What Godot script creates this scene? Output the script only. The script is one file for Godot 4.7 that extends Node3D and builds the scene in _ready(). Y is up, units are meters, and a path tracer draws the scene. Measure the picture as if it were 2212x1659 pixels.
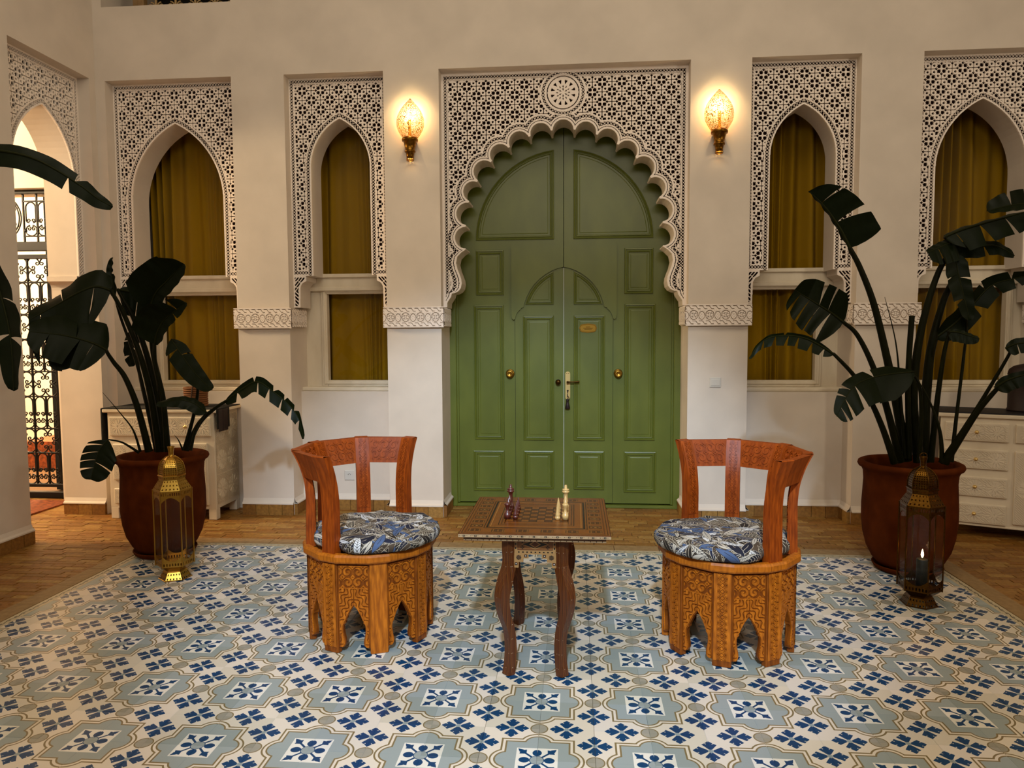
extends Node3D
# Moroccan courtyard: green scalloped door, carved plaster niches, two octagonal chairs and an inlaid table on cement tiles.

class MB:
	# collects triangles; points are given counter-clockwise as seen from outside
	var v := PackedVector3Array()
	var n := PackedVector3Array()
	var uv := PackedVector2Array()
	var xf := Transform3D()
	var plain := true
	var fit: Callable

	func tri(a: Vector3, b: Vector3, c: Vector3) -> void:
		a = xf * a
		b = xf * b
		c = xf * c
		if not plain:
			a = fit.call(a)
			b = fit.call(b)
			c = fit.call(c)
		var m := (b - a).cross(c - a).normalized()
		v.append(a)
		v.append(c)
		v.append(b)
		for i in 3:
			n.append(m)
			uv.append(Vector2.ZERO)

	func quad(a: Vector3, b: Vector3, c: Vector3, d: Vector3) -> void:
		tri(a, b, c)
		tri(a, c, d)

	func vert(p: Vector3, m: Vector3, t := Vector2.ZERO) -> void:
		v.append(xf * p)
		n.append((xf.basis * m).normalized())
		uv.append(t)

	func squad(p: Array, m: Array, t: Array) -> void:
		# smooth quad with its own normals and uvs
		for i in [0, 2, 1, 0, 3, 2]:
			vert(p[i], m[i], t[i])

	func mesh() -> ArrayMesh:
		var a := []
		a.resize(Mesh.ARRAY_MAX)
		a[Mesh.ARRAY_VERTEX] = v
		a[Mesh.ARRAY_NORMAL] = n
		a[Mesh.ARRAY_TEX_UV] = uv
		var m := ArrayMesh.new()
		m.add_surface_from_arrays(Mesh.PRIMITIVE_TRIANGLES, a)
		return m

	func box(lo: Vector3, hi: Vector3, e := 0.0) -> void:
		e = minf(e, 0.45 * minf(hi.x - lo.x, minf(hi.y - lo.y, hi.z - lo.z)))
		var c := [[lo.x, lo.x + e, hi.x - e, hi.x], [lo.y, lo.y + e, hi.y - e, hi.y], [lo.z, lo.z + e, hi.z - e, hi.z]]
		var g := func(i: int, j: int, k: int) -> Vector3: return Vector3(c[0][i], c[1][j], c[2][k])
		# faces
		quad(g.call(1, 1, 3), g.call(2, 1, 3), g.call(2, 2, 3), g.call(1, 2, 3))
		quad(g.call(2, 1, 0), g.call(1, 1, 0), g.call(1, 2, 0), g.call(2, 2, 0))
		quad(g.call(3, 1, 2), g.call(3, 1, 1), g.call(3, 2, 1), g.call(3, 2, 2))
		quad(g.call(0, 1, 1), g.call(0, 1, 2), g.call(0, 2, 2), g.call(0, 2, 1))
		quad(g.call(1, 3, 2), g.call(2, 3, 2), g.call(2, 3, 1), g.call(1, 3, 1))
		quad(g.call(1, 0, 1), g.call(2, 0, 1), g.call(2, 0, 2), g.call(1, 0, 2))
		if e <= 0.0:
			return
		# edges along y, x, z, then corners
		quad(g.call(2, 1, 3), g.call(3, 1, 2), g.call(3, 2, 2), g.call(2, 2, 3))
		quad(g.call(0, 1, 2), g.call(1, 1, 3), g.call(1, 2, 3), g.call(0, 2, 2))
		quad(g.call(3, 1, 1), g.call(2, 1, 0), g.call(2, 2, 0), g.call(3, 2, 1))
		quad(g.call(1, 1, 0), g.call(0, 1, 1), g.call(0, 2, 1), g.call(1, 2, 0))
		quad(g.call(1, 2, 3), g.call(2, 2, 3), g.call(2, 3, 2), g.call(1, 3, 2))
		quad(g.call(2, 2, 0), g.call(1, 2, 0), g.call(1, 3, 1), g.call(2, 3, 1))
		quad(g.call(1, 0, 2), g.call(2, 0, 2), g.call(2, 1, 3), g.call(1, 1, 3))
		quad(g.call(2, 0, 1), g.call(1, 0, 1), g.call(1, 1, 0), g.call(2, 1, 0))
		quad(g.call(3, 2, 2), g.call(3, 2, 1), g.call(2, 3, 1), g.call(2, 3, 2))
		quad(g.call(0, 2, 1), g.call(0, 2, 2), g.call(1, 3, 2), g.call(1, 3, 1))
		quad(g.call(3, 1, 1), g.call(3, 1, 2), g.call(2, 0, 2), g.call(2, 0, 1))
		quad(g.call(0, 1, 2), g.call(0, 1, 1), g.call(1, 0, 1), g.call(1, 0, 2))
		for s in [[2, 3, 2, 3, 2, 3, 1], [1, 0, 2, 3, 2, 3, -1], [2, 3, 1, 0, 2, 3, -1], [2, 3, 2, 3, 1, 0, -1], [1, 0, 1, 0, 2, 3, 1], [1, 0, 2, 3, 1, 0, 1], [2, 3, 1, 0, 1, 0, 1], [1, 0, 1, 0, 1, 0, -1]]:
			var p: Vector3 = g.call(s[1], s[2], s[4])
			var q: Vector3 = g.call(s[0], s[3], s[4])
			var r: Vector3 = g.call(s[0], s[2], s[5])
			if s[6] > 0:
				tri(p, q, r)
			else:
				tri(p, r, q)

	func prism(poly: PackedVector2Array, z0: float, z1: float, back := true) -> void:
		# outline in the x, y plane pushed from z0 (back) to z1 (front)
		if Geometry2D.is_polygon_clockwise(poly):
			poly = poly.duplicate()
			poly.reverse()
		var ix := Geometry2D.triangulate_polygon(poly)
		for k in range(0, ix.size(), 3):
			var a := poly[ix[k]]
			var b := poly[ix[k + 1]]
			var c := poly[ix[k + 2]]
			if (b - a).cross(c - a) < 0:
				var s := b
				b = c
				c = s
			tri(Vector3(a.x, a.y, z1), Vector3(b.x, b.y, z1), Vector3(c.x, c.y, z1))
			if back:
				tri(Vector3(a.x, a.y, z0), Vector3(c.x, c.y, z0), Vector3(b.x, b.y, z0))
		for k in poly.size():
			var p := poly[k]
			var q := poly[(k + 1) % poly.size()]
			quad(Vector3(p.x, p.y, z0), Vector3(q.x, q.y, z0), Vector3(q.x, q.y, z1), Vector3(p.x, p.y, z1))

	func lathe(prof: Array, seg := 32, at := Vector3.ZERO, a0 := 0.0, a1 := TAU) -> void:
		# profile of Vector2(radius, height) from the bottom up, turned round y
		var dirs := []
		for i in prof.size():
			var d := Vector2.ZERO
			if i > 0:
				d += (Vector2(prof[i]) - Vector2(prof[i - 1])).normalized()
			if i < prof.size() - 1:
				d += (Vector2(prof[i + 1]) - Vector2(prof[i])).normalized()
			d = d.normalized()
			dirs.append(Vector2(d.y, -d.x))
		for k in seg:
			var t0 := a0 + (a1 - a0) * k / seg
			var t1 := a0 + (a1 - a0) * (k + 1) / seg
			var e0 := Vector3(sin(t0), 0, cos(t0))
			var e1 := Vector3(sin(t1), 0, cos(t1))
			for i in prof.size() - 1:
				var p: Vector2 = prof[i]
				var q: Vector2 = prof[i + 1]
				var na: Vector2 = dirs[i]
				var nb: Vector2 = dirs[i + 1]
				var up := Vector3.UP
				squad([at + e0 * p.x + up * p.y, at + e1 * p.x + up * p.y, at + e1 * q.x + up * q.y, at + e0 * q.x + up * q.y],
					[e0 * na.x + up * na.y, e1 * na.x + up * na.y, e1 * nb.x + up * nb.y, e0 * nb.x + up * nb.y],
					[Vector2(t0, p.y), Vector2(t1, p.y), Vector2(t1, q.y), Vector2(t0, q.y)])

	func tube(pts: PackedVector3Array, rad: Array, seg := 8, flat := 1.0, caps := true) -> void:
		# swept round (or flattened) section along pts
		var u := Vector3.ZERO
		var rings := []
		var norms := []
		for i in pts.size():
			var d := (pts[mini(i + 1, pts.size() - 1)] - pts[maxi(i - 1, 0)]).normalized()
			if i == 0:
				u = (Vector3.UP if absf(d.y) < 0.9 else Vector3.BACK).cross(d).normalized()
			u = (u - d * u.dot(d)).normalized()
			var w := d.cross(u)
			var r: float = rad[mini(i, rad.size() - 1)]
			var ring := []
			var nn := []
			for k in seg:
				var a := TAU * k / seg
				ring.append(pts[i] + u * (cos(a) * r) + w * (sin(a) * r * flat))
				nn.append((u * cos(a) * flat + w * sin(a)).normalized())
			rings.append(ring)
			norms.append(nn)
		var z := Vector2.ZERO
		for i in pts.size() - 1:
			for k in seg:
				var l := (k + 1) % seg
				squad([rings[i][k], rings[i][l], rings[i + 1][l], rings[i + 1][k]], [norms[i][k], norms[i][l], norms[i + 1][l], norms[i + 1][k]], [z, z, z, z])
		if caps:
			for k in range(1, seg - 1):
				tri(rings[0][0], rings[0][k + 1], rings[0][k])
				var e: Array = rings[-1]
				tri(e[0], e[k], e[k + 1])

	func carve(x0: float, y0: float, x1: float, y1: float, st: float, f: Callable, zt: float, zb: float) -> void:
		# the region where f(x, y) > 0 as a plate at height zt with side walls down to zb (marching squares)
		var nx := int(ceil((x1 - x0) / st))
		var ny := int(ceil((y1 - y0) / st))
		var sx := (x1 - x0) / nx
		var sy := (y1 - y0) / ny
		var lo := PackedFloat32Array()
		var hi := PackedFloat32Array()
		lo.resize(nx + 1)
		hi.resize(nx + 1)
		for i in nx + 1:
			hi[i] = f.call(x0 + i * sx, y0)
		for j in ny:
			var sw := lo
			lo = hi
			hi = sw
			var ya := y0 + j * sy
			var yb := ya + sy
			for i in nx + 1:
				hi[i] = f.call(x0 + i * sx, yb)
			var run := -1
			for i in nx + 1:
				var full := i < nx and lo[i] > 0 and lo[i + 1] > 0 and hi[i] > 0 and hi[i + 1] > 0
				if full:
					if run < 0:
						run = i
					continue
				if run >= 0:
					var xa := x0 + run * sx
					var xb := x0 + i * sx
					quad(Vector3(xa, ya, zt), Vector3(xb, ya, zt), Vector3(xb, yb, zt), Vector3(xa, yb, zt))
					run = -1
				if i == nx or (lo[i] <= 0 and lo[i + 1] <= 0 and hi[i] <= 0 and hi[i + 1] <= 0):
					continue
				var cx := x0 + i * sx
				var val := [lo[i], lo[i + 1], hi[i + 1], hi[i]]
				var cor := [Vector2(cx, ya), Vector2(cx + sx, ya), Vector2(cx + sx, yb), Vector2(cx, yb)]
				var pts := PackedVector2Array()
				var out := -1
				var first_in := -1
				var segs := []
				for k in 4:
					var a: float = val[k]
					var b: float = val[(k + 1) % 4]
					if a > 0:
						pts.append(cor[k])
					if (a > 0) != (b > 0):
						var p: Vector2 = cor[k].lerp(cor[(k + 1) % 4], a / (a - b))
						pts.append(p)
						if a > 0:
							out = pts.size() - 1
						elif out >= 0:
							segs.append([out, pts.size() - 1])
							out = -1
						else:
							first_in = pts.size() - 1
				if out >= 0 and first_in >= 0:
					segs.append([out, first_in])
				for k in range(1, pts.size() - 1):
					tri(Vector3(pts[0].x, pts[0].y, zt), Vector3(pts[k].x, pts[k].y, zt), Vector3(pts[k + 1].x, pts[k + 1].y, zt))
				for s in segs:
					var p := pts[s[0]]
					var q := pts[s[1]]
					quad(Vector3(p.x, p.y, zb), Vector3(q.x, q.y, zb), Vector3(q.x, q.y, zt), Vector3(p.x, p.y, zt))
			# closed rim where the region meets the rectangle's edge is left open: it lies against a solid

var taken := {}
var M := {}
var rng := RandomNumberGenerator.new()

func numbered(called: String) -> String:
	taken[called] = taken.get(called, 0) + 1
	return called if taken[called] == 1 else "%s_%03d" % [called, taken[called] - 1]

func thing(called: String, label: String, category: String, at := Vector3.ZERO, turn := 0.0, group := "") -> Node3D:
	var o := Node3D.new()
	o.name = numbered(called)
	add_child(o)
	o.position = at
	o.rotation.y = turn
	tag(o, label, category, group)
	return o

func tag(o: Node3D, label: String, category: String, group := "") -> void:
	o.set_meta("label", label)
	o.set_meta("category", category)
	if group:
		o.set_meta("group", group)

func part(called: String, m: Variant, material: Material, parent: Node3D, at := Transform3D()) -> MeshInstance3D:
	var o := MeshInstance3D.new()
	o.name = called
	o.mesh = m.mesh() if m is MB else m
	o.material_override = material
	o.transform = at
	parent.add_child(o, true)
	return o

func top(called: String, m: Variant, material: Material, label: String, category: String, at := Transform3D(), group := "") -> MeshInstance3D:
	var o := part(numbered(called), m, material, self, at)
	tag(o, label, category, group)
	return o

func struct(called: String, m: Variant, material: Material, label := "", at := Transform3D()) -> MeshInstance3D:
	var o := part(numbered(called), m, material, self, at)
	o.set_meta("kind", "structure")
	if label:
		o.set_meta("label", label)
	return o

func shift(x: float, y: float, z: float, turn := 0.0) -> Transform3D:
	return Transform3D(Basis(Vector3.UP, turn), Vector3(x, y, z))

func mat(color: Color, rough := 0.8, metal := 0.0) -> StandardMaterial3D:
	var m := StandardMaterial3D.new()
	m.albedo_color = color
	m.roughness = rough
	m.metallic = metal
	return m

func noise_tex(freq: float, lo: Color, hi: Color, size := 512, octaves := 4, kind := FastNoiseLite.TYPE_SIMPLEX_SMOOTH) -> NoiseTexture2D:
	var nz := FastNoiseLite.new()
	nz.noise_type = kind
	nz.frequency = freq
	nz.fractal_octaves = octaves
	nz.seed = 7
	var t := NoiseTexture2D.new()
	t.width = size
	t.height = size
	t.seamless = true
	t.noise = nz
	var g := Gradient.new()
	g.set_color(0, lo)
	g.set_color(1, hi)
	t.color_ramp = g
	return t

func mottled(color: Color, rough: float, lo: Color, hi: Color, freq: float, scale: Vector3, bump := 0.0, world := true) -> StandardMaterial3D:
	var m := mat(color, rough)
	m.albedo_texture = noise_tex(freq, lo, hi)
	m.uv1_triplanar = true
	m.uv1_world_triplanar = world
	m.uv1_scale = scale
	if bump > 0.0:
		m.heightmap_enabled = true
		m.heightmap_texture = m.albedo_texture
		m.heightmap_scale = bump
	return m

func glass(tint: Color, alpha: float) -> StandardMaterial3D:
	var m := mat(Color(tint, alpha), 0.02)
	m.transparency = BaseMaterial3D.TRANSPARENCY_ALPHA
	return m

func image_mat(im: Image, rough: float, metal := 0.0) -> StandardMaterial3D:
	var m := mat(Color.WHITE, rough, metal)
	m.albedo_texture = ImageTexture.create_from_image(im)
	return m

func fill_poly(im: Image, poly: PackedVector2Array, c: Color) -> void:
	# scanline fill in pixels
	var y0 := im.get_height()
	var y1 := 0
	for p in poly:
		y0 = mini(y0, int(floor(p.y)))
		y1 = maxi(y1, int(ceil(p.y)))
	for y in range(maxi(y0, 0), mini(y1, im.get_height() - 1) + 1):
		var xs := PackedFloat32Array()
		var yy := y + 0.5
		for k in poly.size():
			var a := poly[k]
			var b := poly[(k + 1) % poly.size()]
			if (a.y <= yy) != (b.y <= yy):
				xs.append(a.x + (b.x - a.x) * (yy - a.y) / (b.y - a.y))
		xs.sort()
		for k in range(0, xs.size() - 1, 2):
			var xa := int(round(xs[k]))
			var xb := int(round(xs[k + 1]))
			if xb > xa:
				im.fill_rect(Rect2i(xa, y, xb - xa, 1), c)

func arc_pts(c: Vector2, r: float, a0: float, a1: float, n: int) -> PackedVector2Array:
	var p := PackedVector2Array()
	for i in n + 1:
		var a := lerpf(a0, a1, float(i) / n)
		p.append(c + Vector2(cos(a), sin(a)) * r)
	return p

func smooth_path(ctrl: Array, n: int) -> PackedVector3Array:
	# Catmull-Rom through the control points
	var out := PackedVector3Array()
	for i in ctrl.size() - 1:
		var p0: Vector3 = ctrl[maxi(i - 1, 0)]
		var p1: Vector3 = ctrl[i]
		var p2: Vector3 = ctrl[i + 1]
		var p3: Vector3 = ctrl[mini(i + 2, ctrl.size() - 1)]
		for k in n:
			out.append(p1.cubic_interpolate(p2, p0, p3, float(k) / n))
	out.append(ctrl[-1])
	return out

const ZW := -5.66      # wall face
const ZP := -5.76      # carved panels
const ZD := -6.07      # door
const CX := -0.0875    # middle of the door
const ARCH_TOP := 3.155
const NICHE_TOP := 3.472
const PANEL_FOOT := 1.925

func _ready() -> void:
	rng.seed = 11
	var cam := Camera3D.new()
	cam.name = "camera"
	cam.position = Vector3(0, 1.44389, 0)
	cam.rotation_order = EULER_ORDER_YXZ
	cam.rotation = Vector3(-0.0672866, 0.0853726, -0.0054803)
	cam.fov = rad_to_deg(2.0 * atan(829.5 / 1578.79))
	cam.near = 0.05
	add_child(cam)
	var we := WorldEnvironment.new()
	we.name = "environment"
	var env := Environment.new()
	env.background_mode = Environment.BG_COLOR
	env.background_color = Color(0.004, 0.005, 0.008)
	env.tonemap_mode = Environment.TONE_MAPPER_LINEAR
	env.tonemap_exposure = 0.84
	env.sdfgi_enabled = true
	env.ssao_enabled = true
	env.ssil_enabled = true
	we.environment = env
	add_child(we)
	materials()
	lights()
	shell()
	floors()
	for w in [[1, -3.72, -2.68, -3.205, 0.385, 0.135, 0.15, -3.52, -2.72], [2, -2.255, -1.467, -1.85, 0.24, 0.15, 0.15, -2.07, -1.48], [3, 1.304, 2.085, 1.71, 0.24, 0.15, 0.15, 1.32, 1.91], [4, 2.518, 3.46, 2.985, 0.32, 0.15, 0.15, 2.56, 3.34]]:
		niche(w)
	scalloped_panel()
	passage()
	great_door()
	gate_room()
	balcony()
	objects()

func lamp_panel(called: String, label: String, at: Vector3, look: Vector3, size: Vector2, color: Color, energy: float, glow: float) -> void:
	# a flat ceiling lamp or added fill panel: glowing plate with an area light just in front of it
	var o := thing(called, "", "lamp", at)
	o.remove_meta("label")
	o.look_at_from_position(at, look, Vector3.UP if absf((look - at).normalized().y) < 0.95 else Vector3.BACK)
	o.set_meta("label", label)
	var b := MB.new()
	b.box(Vector3(-size.x / 2, -size.y / 2, 0.0), Vector3(size.x / 2, size.y / 2, 0.03), 0.005)
	var m := mat(Color(0.9, 0.9, 0.9), 0.5)
	m.emission_enabled = true
	m.emission = color
	m.emission_energy_multiplier = glow
	part("diffuser", b, m, o)
	var l := AreaLight3D.new()
	l.name = "lamp_light"
	l.area_size = size
	l.light_color = color
	l.light_energy = energy
	l.shadow_enabled = true
	l.position = Vector3(0, 0, -0.02)
	o.add_child(l)

func spot(called: String, at: Vector3, look: Vector3, angle: float, color: Color, energy: float, size: float, soft: float) -> void:
	var l := SpotLight3D.new()
	l.name = called
	add_child(l)
	l.look_at_from_position(at, look)
	l.spot_angle = angle
	l.spot_angle_attenuation = soft
	l.spot_range = 30
	l.light_color = color
	l.light_energy = energy
	l.light_size = size
	l.shadow_enabled = true

func omni(called: String, at: Vector3, color: Color, energy: float, size: float, parent: Node3D = self) -> void:
	var l := OmniLight3D.new()
	l.name = called
	l.light_color = color
	l.light_energy = energy
	l.light_size = size
	l.omni_range = 30
	l.omni_attenuation = 2.0
	l.shadow_enabled = true
	parent.add_child(l, true)
	l.position = at

func lights() -> void:
	var warm := Color(1.0, 0.94, 0.83)
	lamp_panel("ceiling_lamp", "large warm lamp panel under the ceiling over the tiled floor", Vector3(-0.3, 5.9, -1.6), Vector3(-0.3, 0, -1.9), Vector2(4.5, 2.4), warm, 9.0, 1.2)
	lamp_panel("ceiling_lamp", "long narrow warm lamp panel high behind the viewer", Vector3(0, 4.2, 3.0), Vector3(0, 1.8, -5.6), Vector2(4.0, 0.8), Color(1.0, 0.96, 0.90), 10.0, 1.2)
	lamp_panel("added_fill_panel", "added square warm fill panel, unseen on the right wall", Vector3(4.86, 3.0, -1.2), Vector3(-3.8, 1.6, -3.6), Vector2(0.6, 0.6), warm, 6.0, 1.2)  # unseen warm fill, added to brighten the left wall's pier
	spot("courtyard_spot", Vector3(-0.1, 4.6, 2.2), Vector3(-0.32, 0.35, -4.0), 16.5, Color(0.80, 0.90, 1.0), 60.0, 0.12, 0.55)

func materials() -> void:
	M.plaster = mottled(Color(0.86, 0.81, 0.75), 0.75, Color(0.94, 0.94, 0.94), Color(1, 1, 1), 0.008, Vector3(0.5, 0.5, 0.5), 0.1)
	M.lattice = mat(Color(0.95, 0.90, 0.85), 0.7)
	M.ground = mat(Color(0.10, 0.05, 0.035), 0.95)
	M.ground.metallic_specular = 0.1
	M.shaded_groove = mat(Color(0.76, 0.70, 0.63), 0.9)  # plaster a little darker: shade in the band recesses put into the colour
	M.white_wood = mottled(Color(0.88, 0.83, 0.74), 0.45, Color(0.93, 0.92, 0.9), Color(1, 1, 1), 0.01, Vector3(1.2, 0.4, 1.2))
	M.green = mottled(Color(0.40, 0.43, 0.15), 0.36, Color(0.86, 0.88, 0.84), Color(1, 1, 1), 0.006, Vector3(1.0, 0.5, 1.0), 0.05)
	M.green_dark = mat(Color(0.19, 0.23, 0.06), 0.5)
	M.gap = mat(Color(0.03, 0.035, 0.01), 0.9)
	M.strip = mat(Color(0.78, 0.80, 0.74), 0.4)  # pale tone standing for light through the door's middle gap
	M.brass = mat(Color(0.66, 0.50, 0.20), 0.30, 1.0)
	M.old_brass = mottled(Color(0.62, 0.44, 0.16), 0.32, Color(0.6, 0.56, 0.5), Color(1, 1, 1), 0.03, Vector3(3, 3, 3))
	M.old_brass.metallic = 1.0
	M.dark_gold = mottled(Color(0.42, 0.29, 0.10), 0.32, Color(0.6, 0.56, 0.5), Color(1, 1, 1), 0.03, Vector3(6, 6, 6), 0.0, false)
	M.dark_gold.metallic = 1.0
	M.wax = mat(Color(0.05, 0.07, 0.03), 0.5)
	M.flame = mat(Color(1, 0.9, 0.7), 0.5)
	M.flame.emission_enabled = true
	M.flame.emission = Color(1.0, 0.85, 0.6)
	M.flame.emission_energy_multiplier = 6.0
	M.pale_brass = mat(Color(0.86, 0.74, 0.48), 0.35, 0.8)
	M.dark_brass = mat(Color(0.30, 0.21, 0.09), 0.35, 1.0)
	M.iron = mat(Color(0.05, 0.035, 0.03), 0.5, 0.4)
	M.cream_iron = mat(Color(0.66, 0.55, 0.36), 0.5)
	M.dark = mat(Color(0.02, 0.015, 0.01), 0.9)
	M.curtain = mat(Color(0.56, 0.43, 0.06), 0.9)
	M.curtain.metallic_specular = 0.1
	M.pane = glass(Color(0.1, 0.1, 0.1), 0.03)
	M.pane.metallic_specular = 0.3
	M.lantern_glass = glass(Color(0.08, 0.07, 0.05), 0.03)
	M.lantern_glass.metallic_specular = 0.28
	M.pot = mottled(Color(0.36, 0.16, 0.035), 0.85, Color(0.72, 0.68, 0.66), Color(1, 1, 1), 0.012, Vector3(1.6, 1.0, 1.6), 0.15, false)
	M.pot.metallic_specular = 0.15
	M.soil = mat(Color(0.06, 0.035, 0.02), 0.95)
	M.stalk = mottled(Color(0.10, 0.105, 0.02), 0.5, Color(0.6, 0.6, 0.5), Color(1, 1, 1), 0.02, Vector3(6, 1, 6))
	M.stalk.metallic_specular = 0.2
	M.leaf = mottled(Color(0.065, 0.095, 0.018), 0.45, Color(0.75, 0.78, 0.7), Color(1, 1, 1), 0.02, Vector3(3, 3, 3))
	M.leaf.metallic_specular = 0.22
	M.leaf.backlight = Color(0.06, 0.06, 0.01)
	M.leaf.backlight_enabled = true
	M.rib = mat(Color(0.11, 0.12, 0.025), 0.5)
	M.rib.metallic_specular = 0.2
	M.dry = mat(Color(0.25, 0.15, 0.06), 0.8)
	M.coil = mottled(Color(0.55, 0.33, 0.13), 0.8, Color(0.6, 0.58, 0.55), Color(1, 1, 1), 0.05, Vector3(8, 20, 8))
	M.wool = mottled(Color(0.10, 0.075, 0.03), 0.95, Color(0.35, 0.4, 0.3), Color(1, 1, 1), 0.03, Vector3(5, 5, 5), 0.3)
	M.plum = mottled(Color(0.07, 0.035, 0.07), 0.6, Color(0.5, 0.4, 0.5), Color(1, 1, 1), 0.05, Vector3(5, 5, 5))
	M.rust = mottled(Color(0.17, 0.07, 0.04), 0.6, Color(0.5, 0.45, 0.4), Color(1, 1, 1), 0.03, Vector3(5, 5, 5))
	M.clay = mottled(Color(0.62, 0.31, 0.12), 0.8, Color(0.55, 0.5, 0.45), Color(1, 1, 1), 0.02, Vector3(2, 2, 2))
	M.plate = mat(Color(0.80, 0.78, 0.74), 0.4)
	# terracotta pavers in several tones; the grout bed under them
	M.paver = []
	for c in [Color(0.58, 0.40, 0.15), Color(0.62, 0.44, 0.18), Color(0.54, 0.36, 0.12), Color(0.66, 0.50, 0.24), Color(0.58, 0.38, 0.13)]:
		M.paver.append(mottled(c, 0.55, Color(0.78, 0.76, 0.72), Color(1, 1, 1), 0.02, Vector3(3, 3, 3), 0.1))
	M.stuff_paver = mottled(Color.WHITE, 0.55, Color(0.78, 0.76, 0.72), Color(1, 1, 1), 0.02, Vector3(3, 3, 3), 0.1)
	M.stuff_paver.vertex_color_use_as_albedo = true
	M.grout = mat(Color(0.34, 0.23, 0.11), 0.95)
	M.stone = mottled(Color(0.60, 0.48, 0.31), 0.6, Color(0.85, 0.83, 0.8), Color(1, 1, 1), 0.02, Vector3(2, 2, 2))
	M.wood = wood(Color(0.80, 0.46, 0.10), Vector3(9, 1.3, 9))
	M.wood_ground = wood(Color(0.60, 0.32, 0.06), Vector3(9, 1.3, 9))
	M.wood_shaded = wood(Color(0.66, 0.30, 0.06), Vector3(9, 1.3, 9))  # redder, darker copy of the chair wood: shade inside the back painted in
	M.wood_deep = wood(Color(0.46, 0.245, 0.06), Vector3(9, 1.3, 9))
	var im := tile_image(384)
	M.tile = []
	for c in [Color(1, 1, 1), Color(0.95, 0.95, 0.93), Color(0.97, 0.98, 1.0), Color(0.92, 0.93, 0.92)]:
		var m := image_mat(im, 0.34)
		m.albedo_texture = M.tile[0].albedo_texture if M.tile.size() else m.albedo_texture
		m.albedo_color = c
		m.texture_repeat = false
		M.tile.append(m)

func wood(color: Color, scale: Vector3) -> StandardMaterial3D:
	var m := mottled(color, 0.42, Color(0.66, 0.6, 0.55), Color(1, 1, 1), 0.012, scale, 0.04, false)
	m.metallic_specular = 0.35
	return m

func tile_image(n: int) -> Image:
	# one cement tile: a quarter of the medallion at one corner, half flowers on two sides
	var im := Image.create(n, n, false, Image.FORMAT_RGB8)
	var cream := Color(0.86, 0.81, 0.74)
	var sage := Color(0.59, 0.62, 0.61)
	var line := Color(0.50, 0.43, 0.29)
	var blue := Color(0.0, 0.23, 0.39)
	var white := Color(0.89, 0.86, 0.81)
	var gray := Color(0.58, 0.61, 0.60)
	var oval := Color(0.60, 0.58, 0.52)
	for j in n:
		for i in range(j, n):
			var u := (i + 0.5) / n
			var v := (j + 0.5) / n
			var c := cream
			var d := minf(u - 0.65, minf(Vector2(u - 0.5, v).length() - 0.32, Vector2(u, v - 0.5).length() - 0.32))
			if d < 0:
				c = line if d > -0.032 else (cream if d > -0.078 else (line if d > -0.108 else sage))
				if u < 0.36:
					c = white
					var r := Vector2(u, v).length()
					var s := (u + v) * 0.7071
					var t := (u - v) * 0.7071
					if Vector2((u - 0.215) / 0.092, v / 0.08).length() < 1.0:
						c = blue
					elif s > 0.1 and s < 0.33 and t < 0.020:
						c = blue
					elif s >= 0.28 and s < 0.475 and t < (0.02 + (s - 0.28) * 1.1 if s < 0.345 else maxf(0.035, 0.09 - (s - 0.345) * 1.6) if s < 0.38 else 0.052 * (0.475 - s) / 0.095):
						c = blue
					if r < 0.128:
						c = gray if r < 0.115 else blue
			elif Vector2(1 - u, v).length() < 0.165:
				c = oval if Vector2(1 - u, v).length() < 0.142 else line
			else:
				var q := Vector2(1 - u, absf(v - 0.5))
				for k in 2:
					var s := q.x if k == 0 else q.y
					var t := q.y if k == 0 else q.x
					if s > 0.05 and s < 0.315:
						var w := 0.030 + (s - 0.05) * 0.70 if s < 0.195 else (0.132 - (s - 0.195) * 1.2 if s < 0.228 else (0.066 if s < 0.25 else 0.066 * (0.315 - s) / 0.065))
						if s > 0.208 and s < 0.23 and t > 0.05 and t < 0.066:
							w = 0.0
						if t < w:
							c = blue
				if q.length() < 0.052:
					c = gray
			im.set_pixel(i, j, c)
			im.set_pixel(j, i, c)
	return im

func wall_box(b: MB, x0: float, x1: float, y0: float, y1: float, z0: float, z1: float) -> void:
	b.box(Vector3(x0, y0, z0), Vector3(x1, y1, z1))

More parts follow.
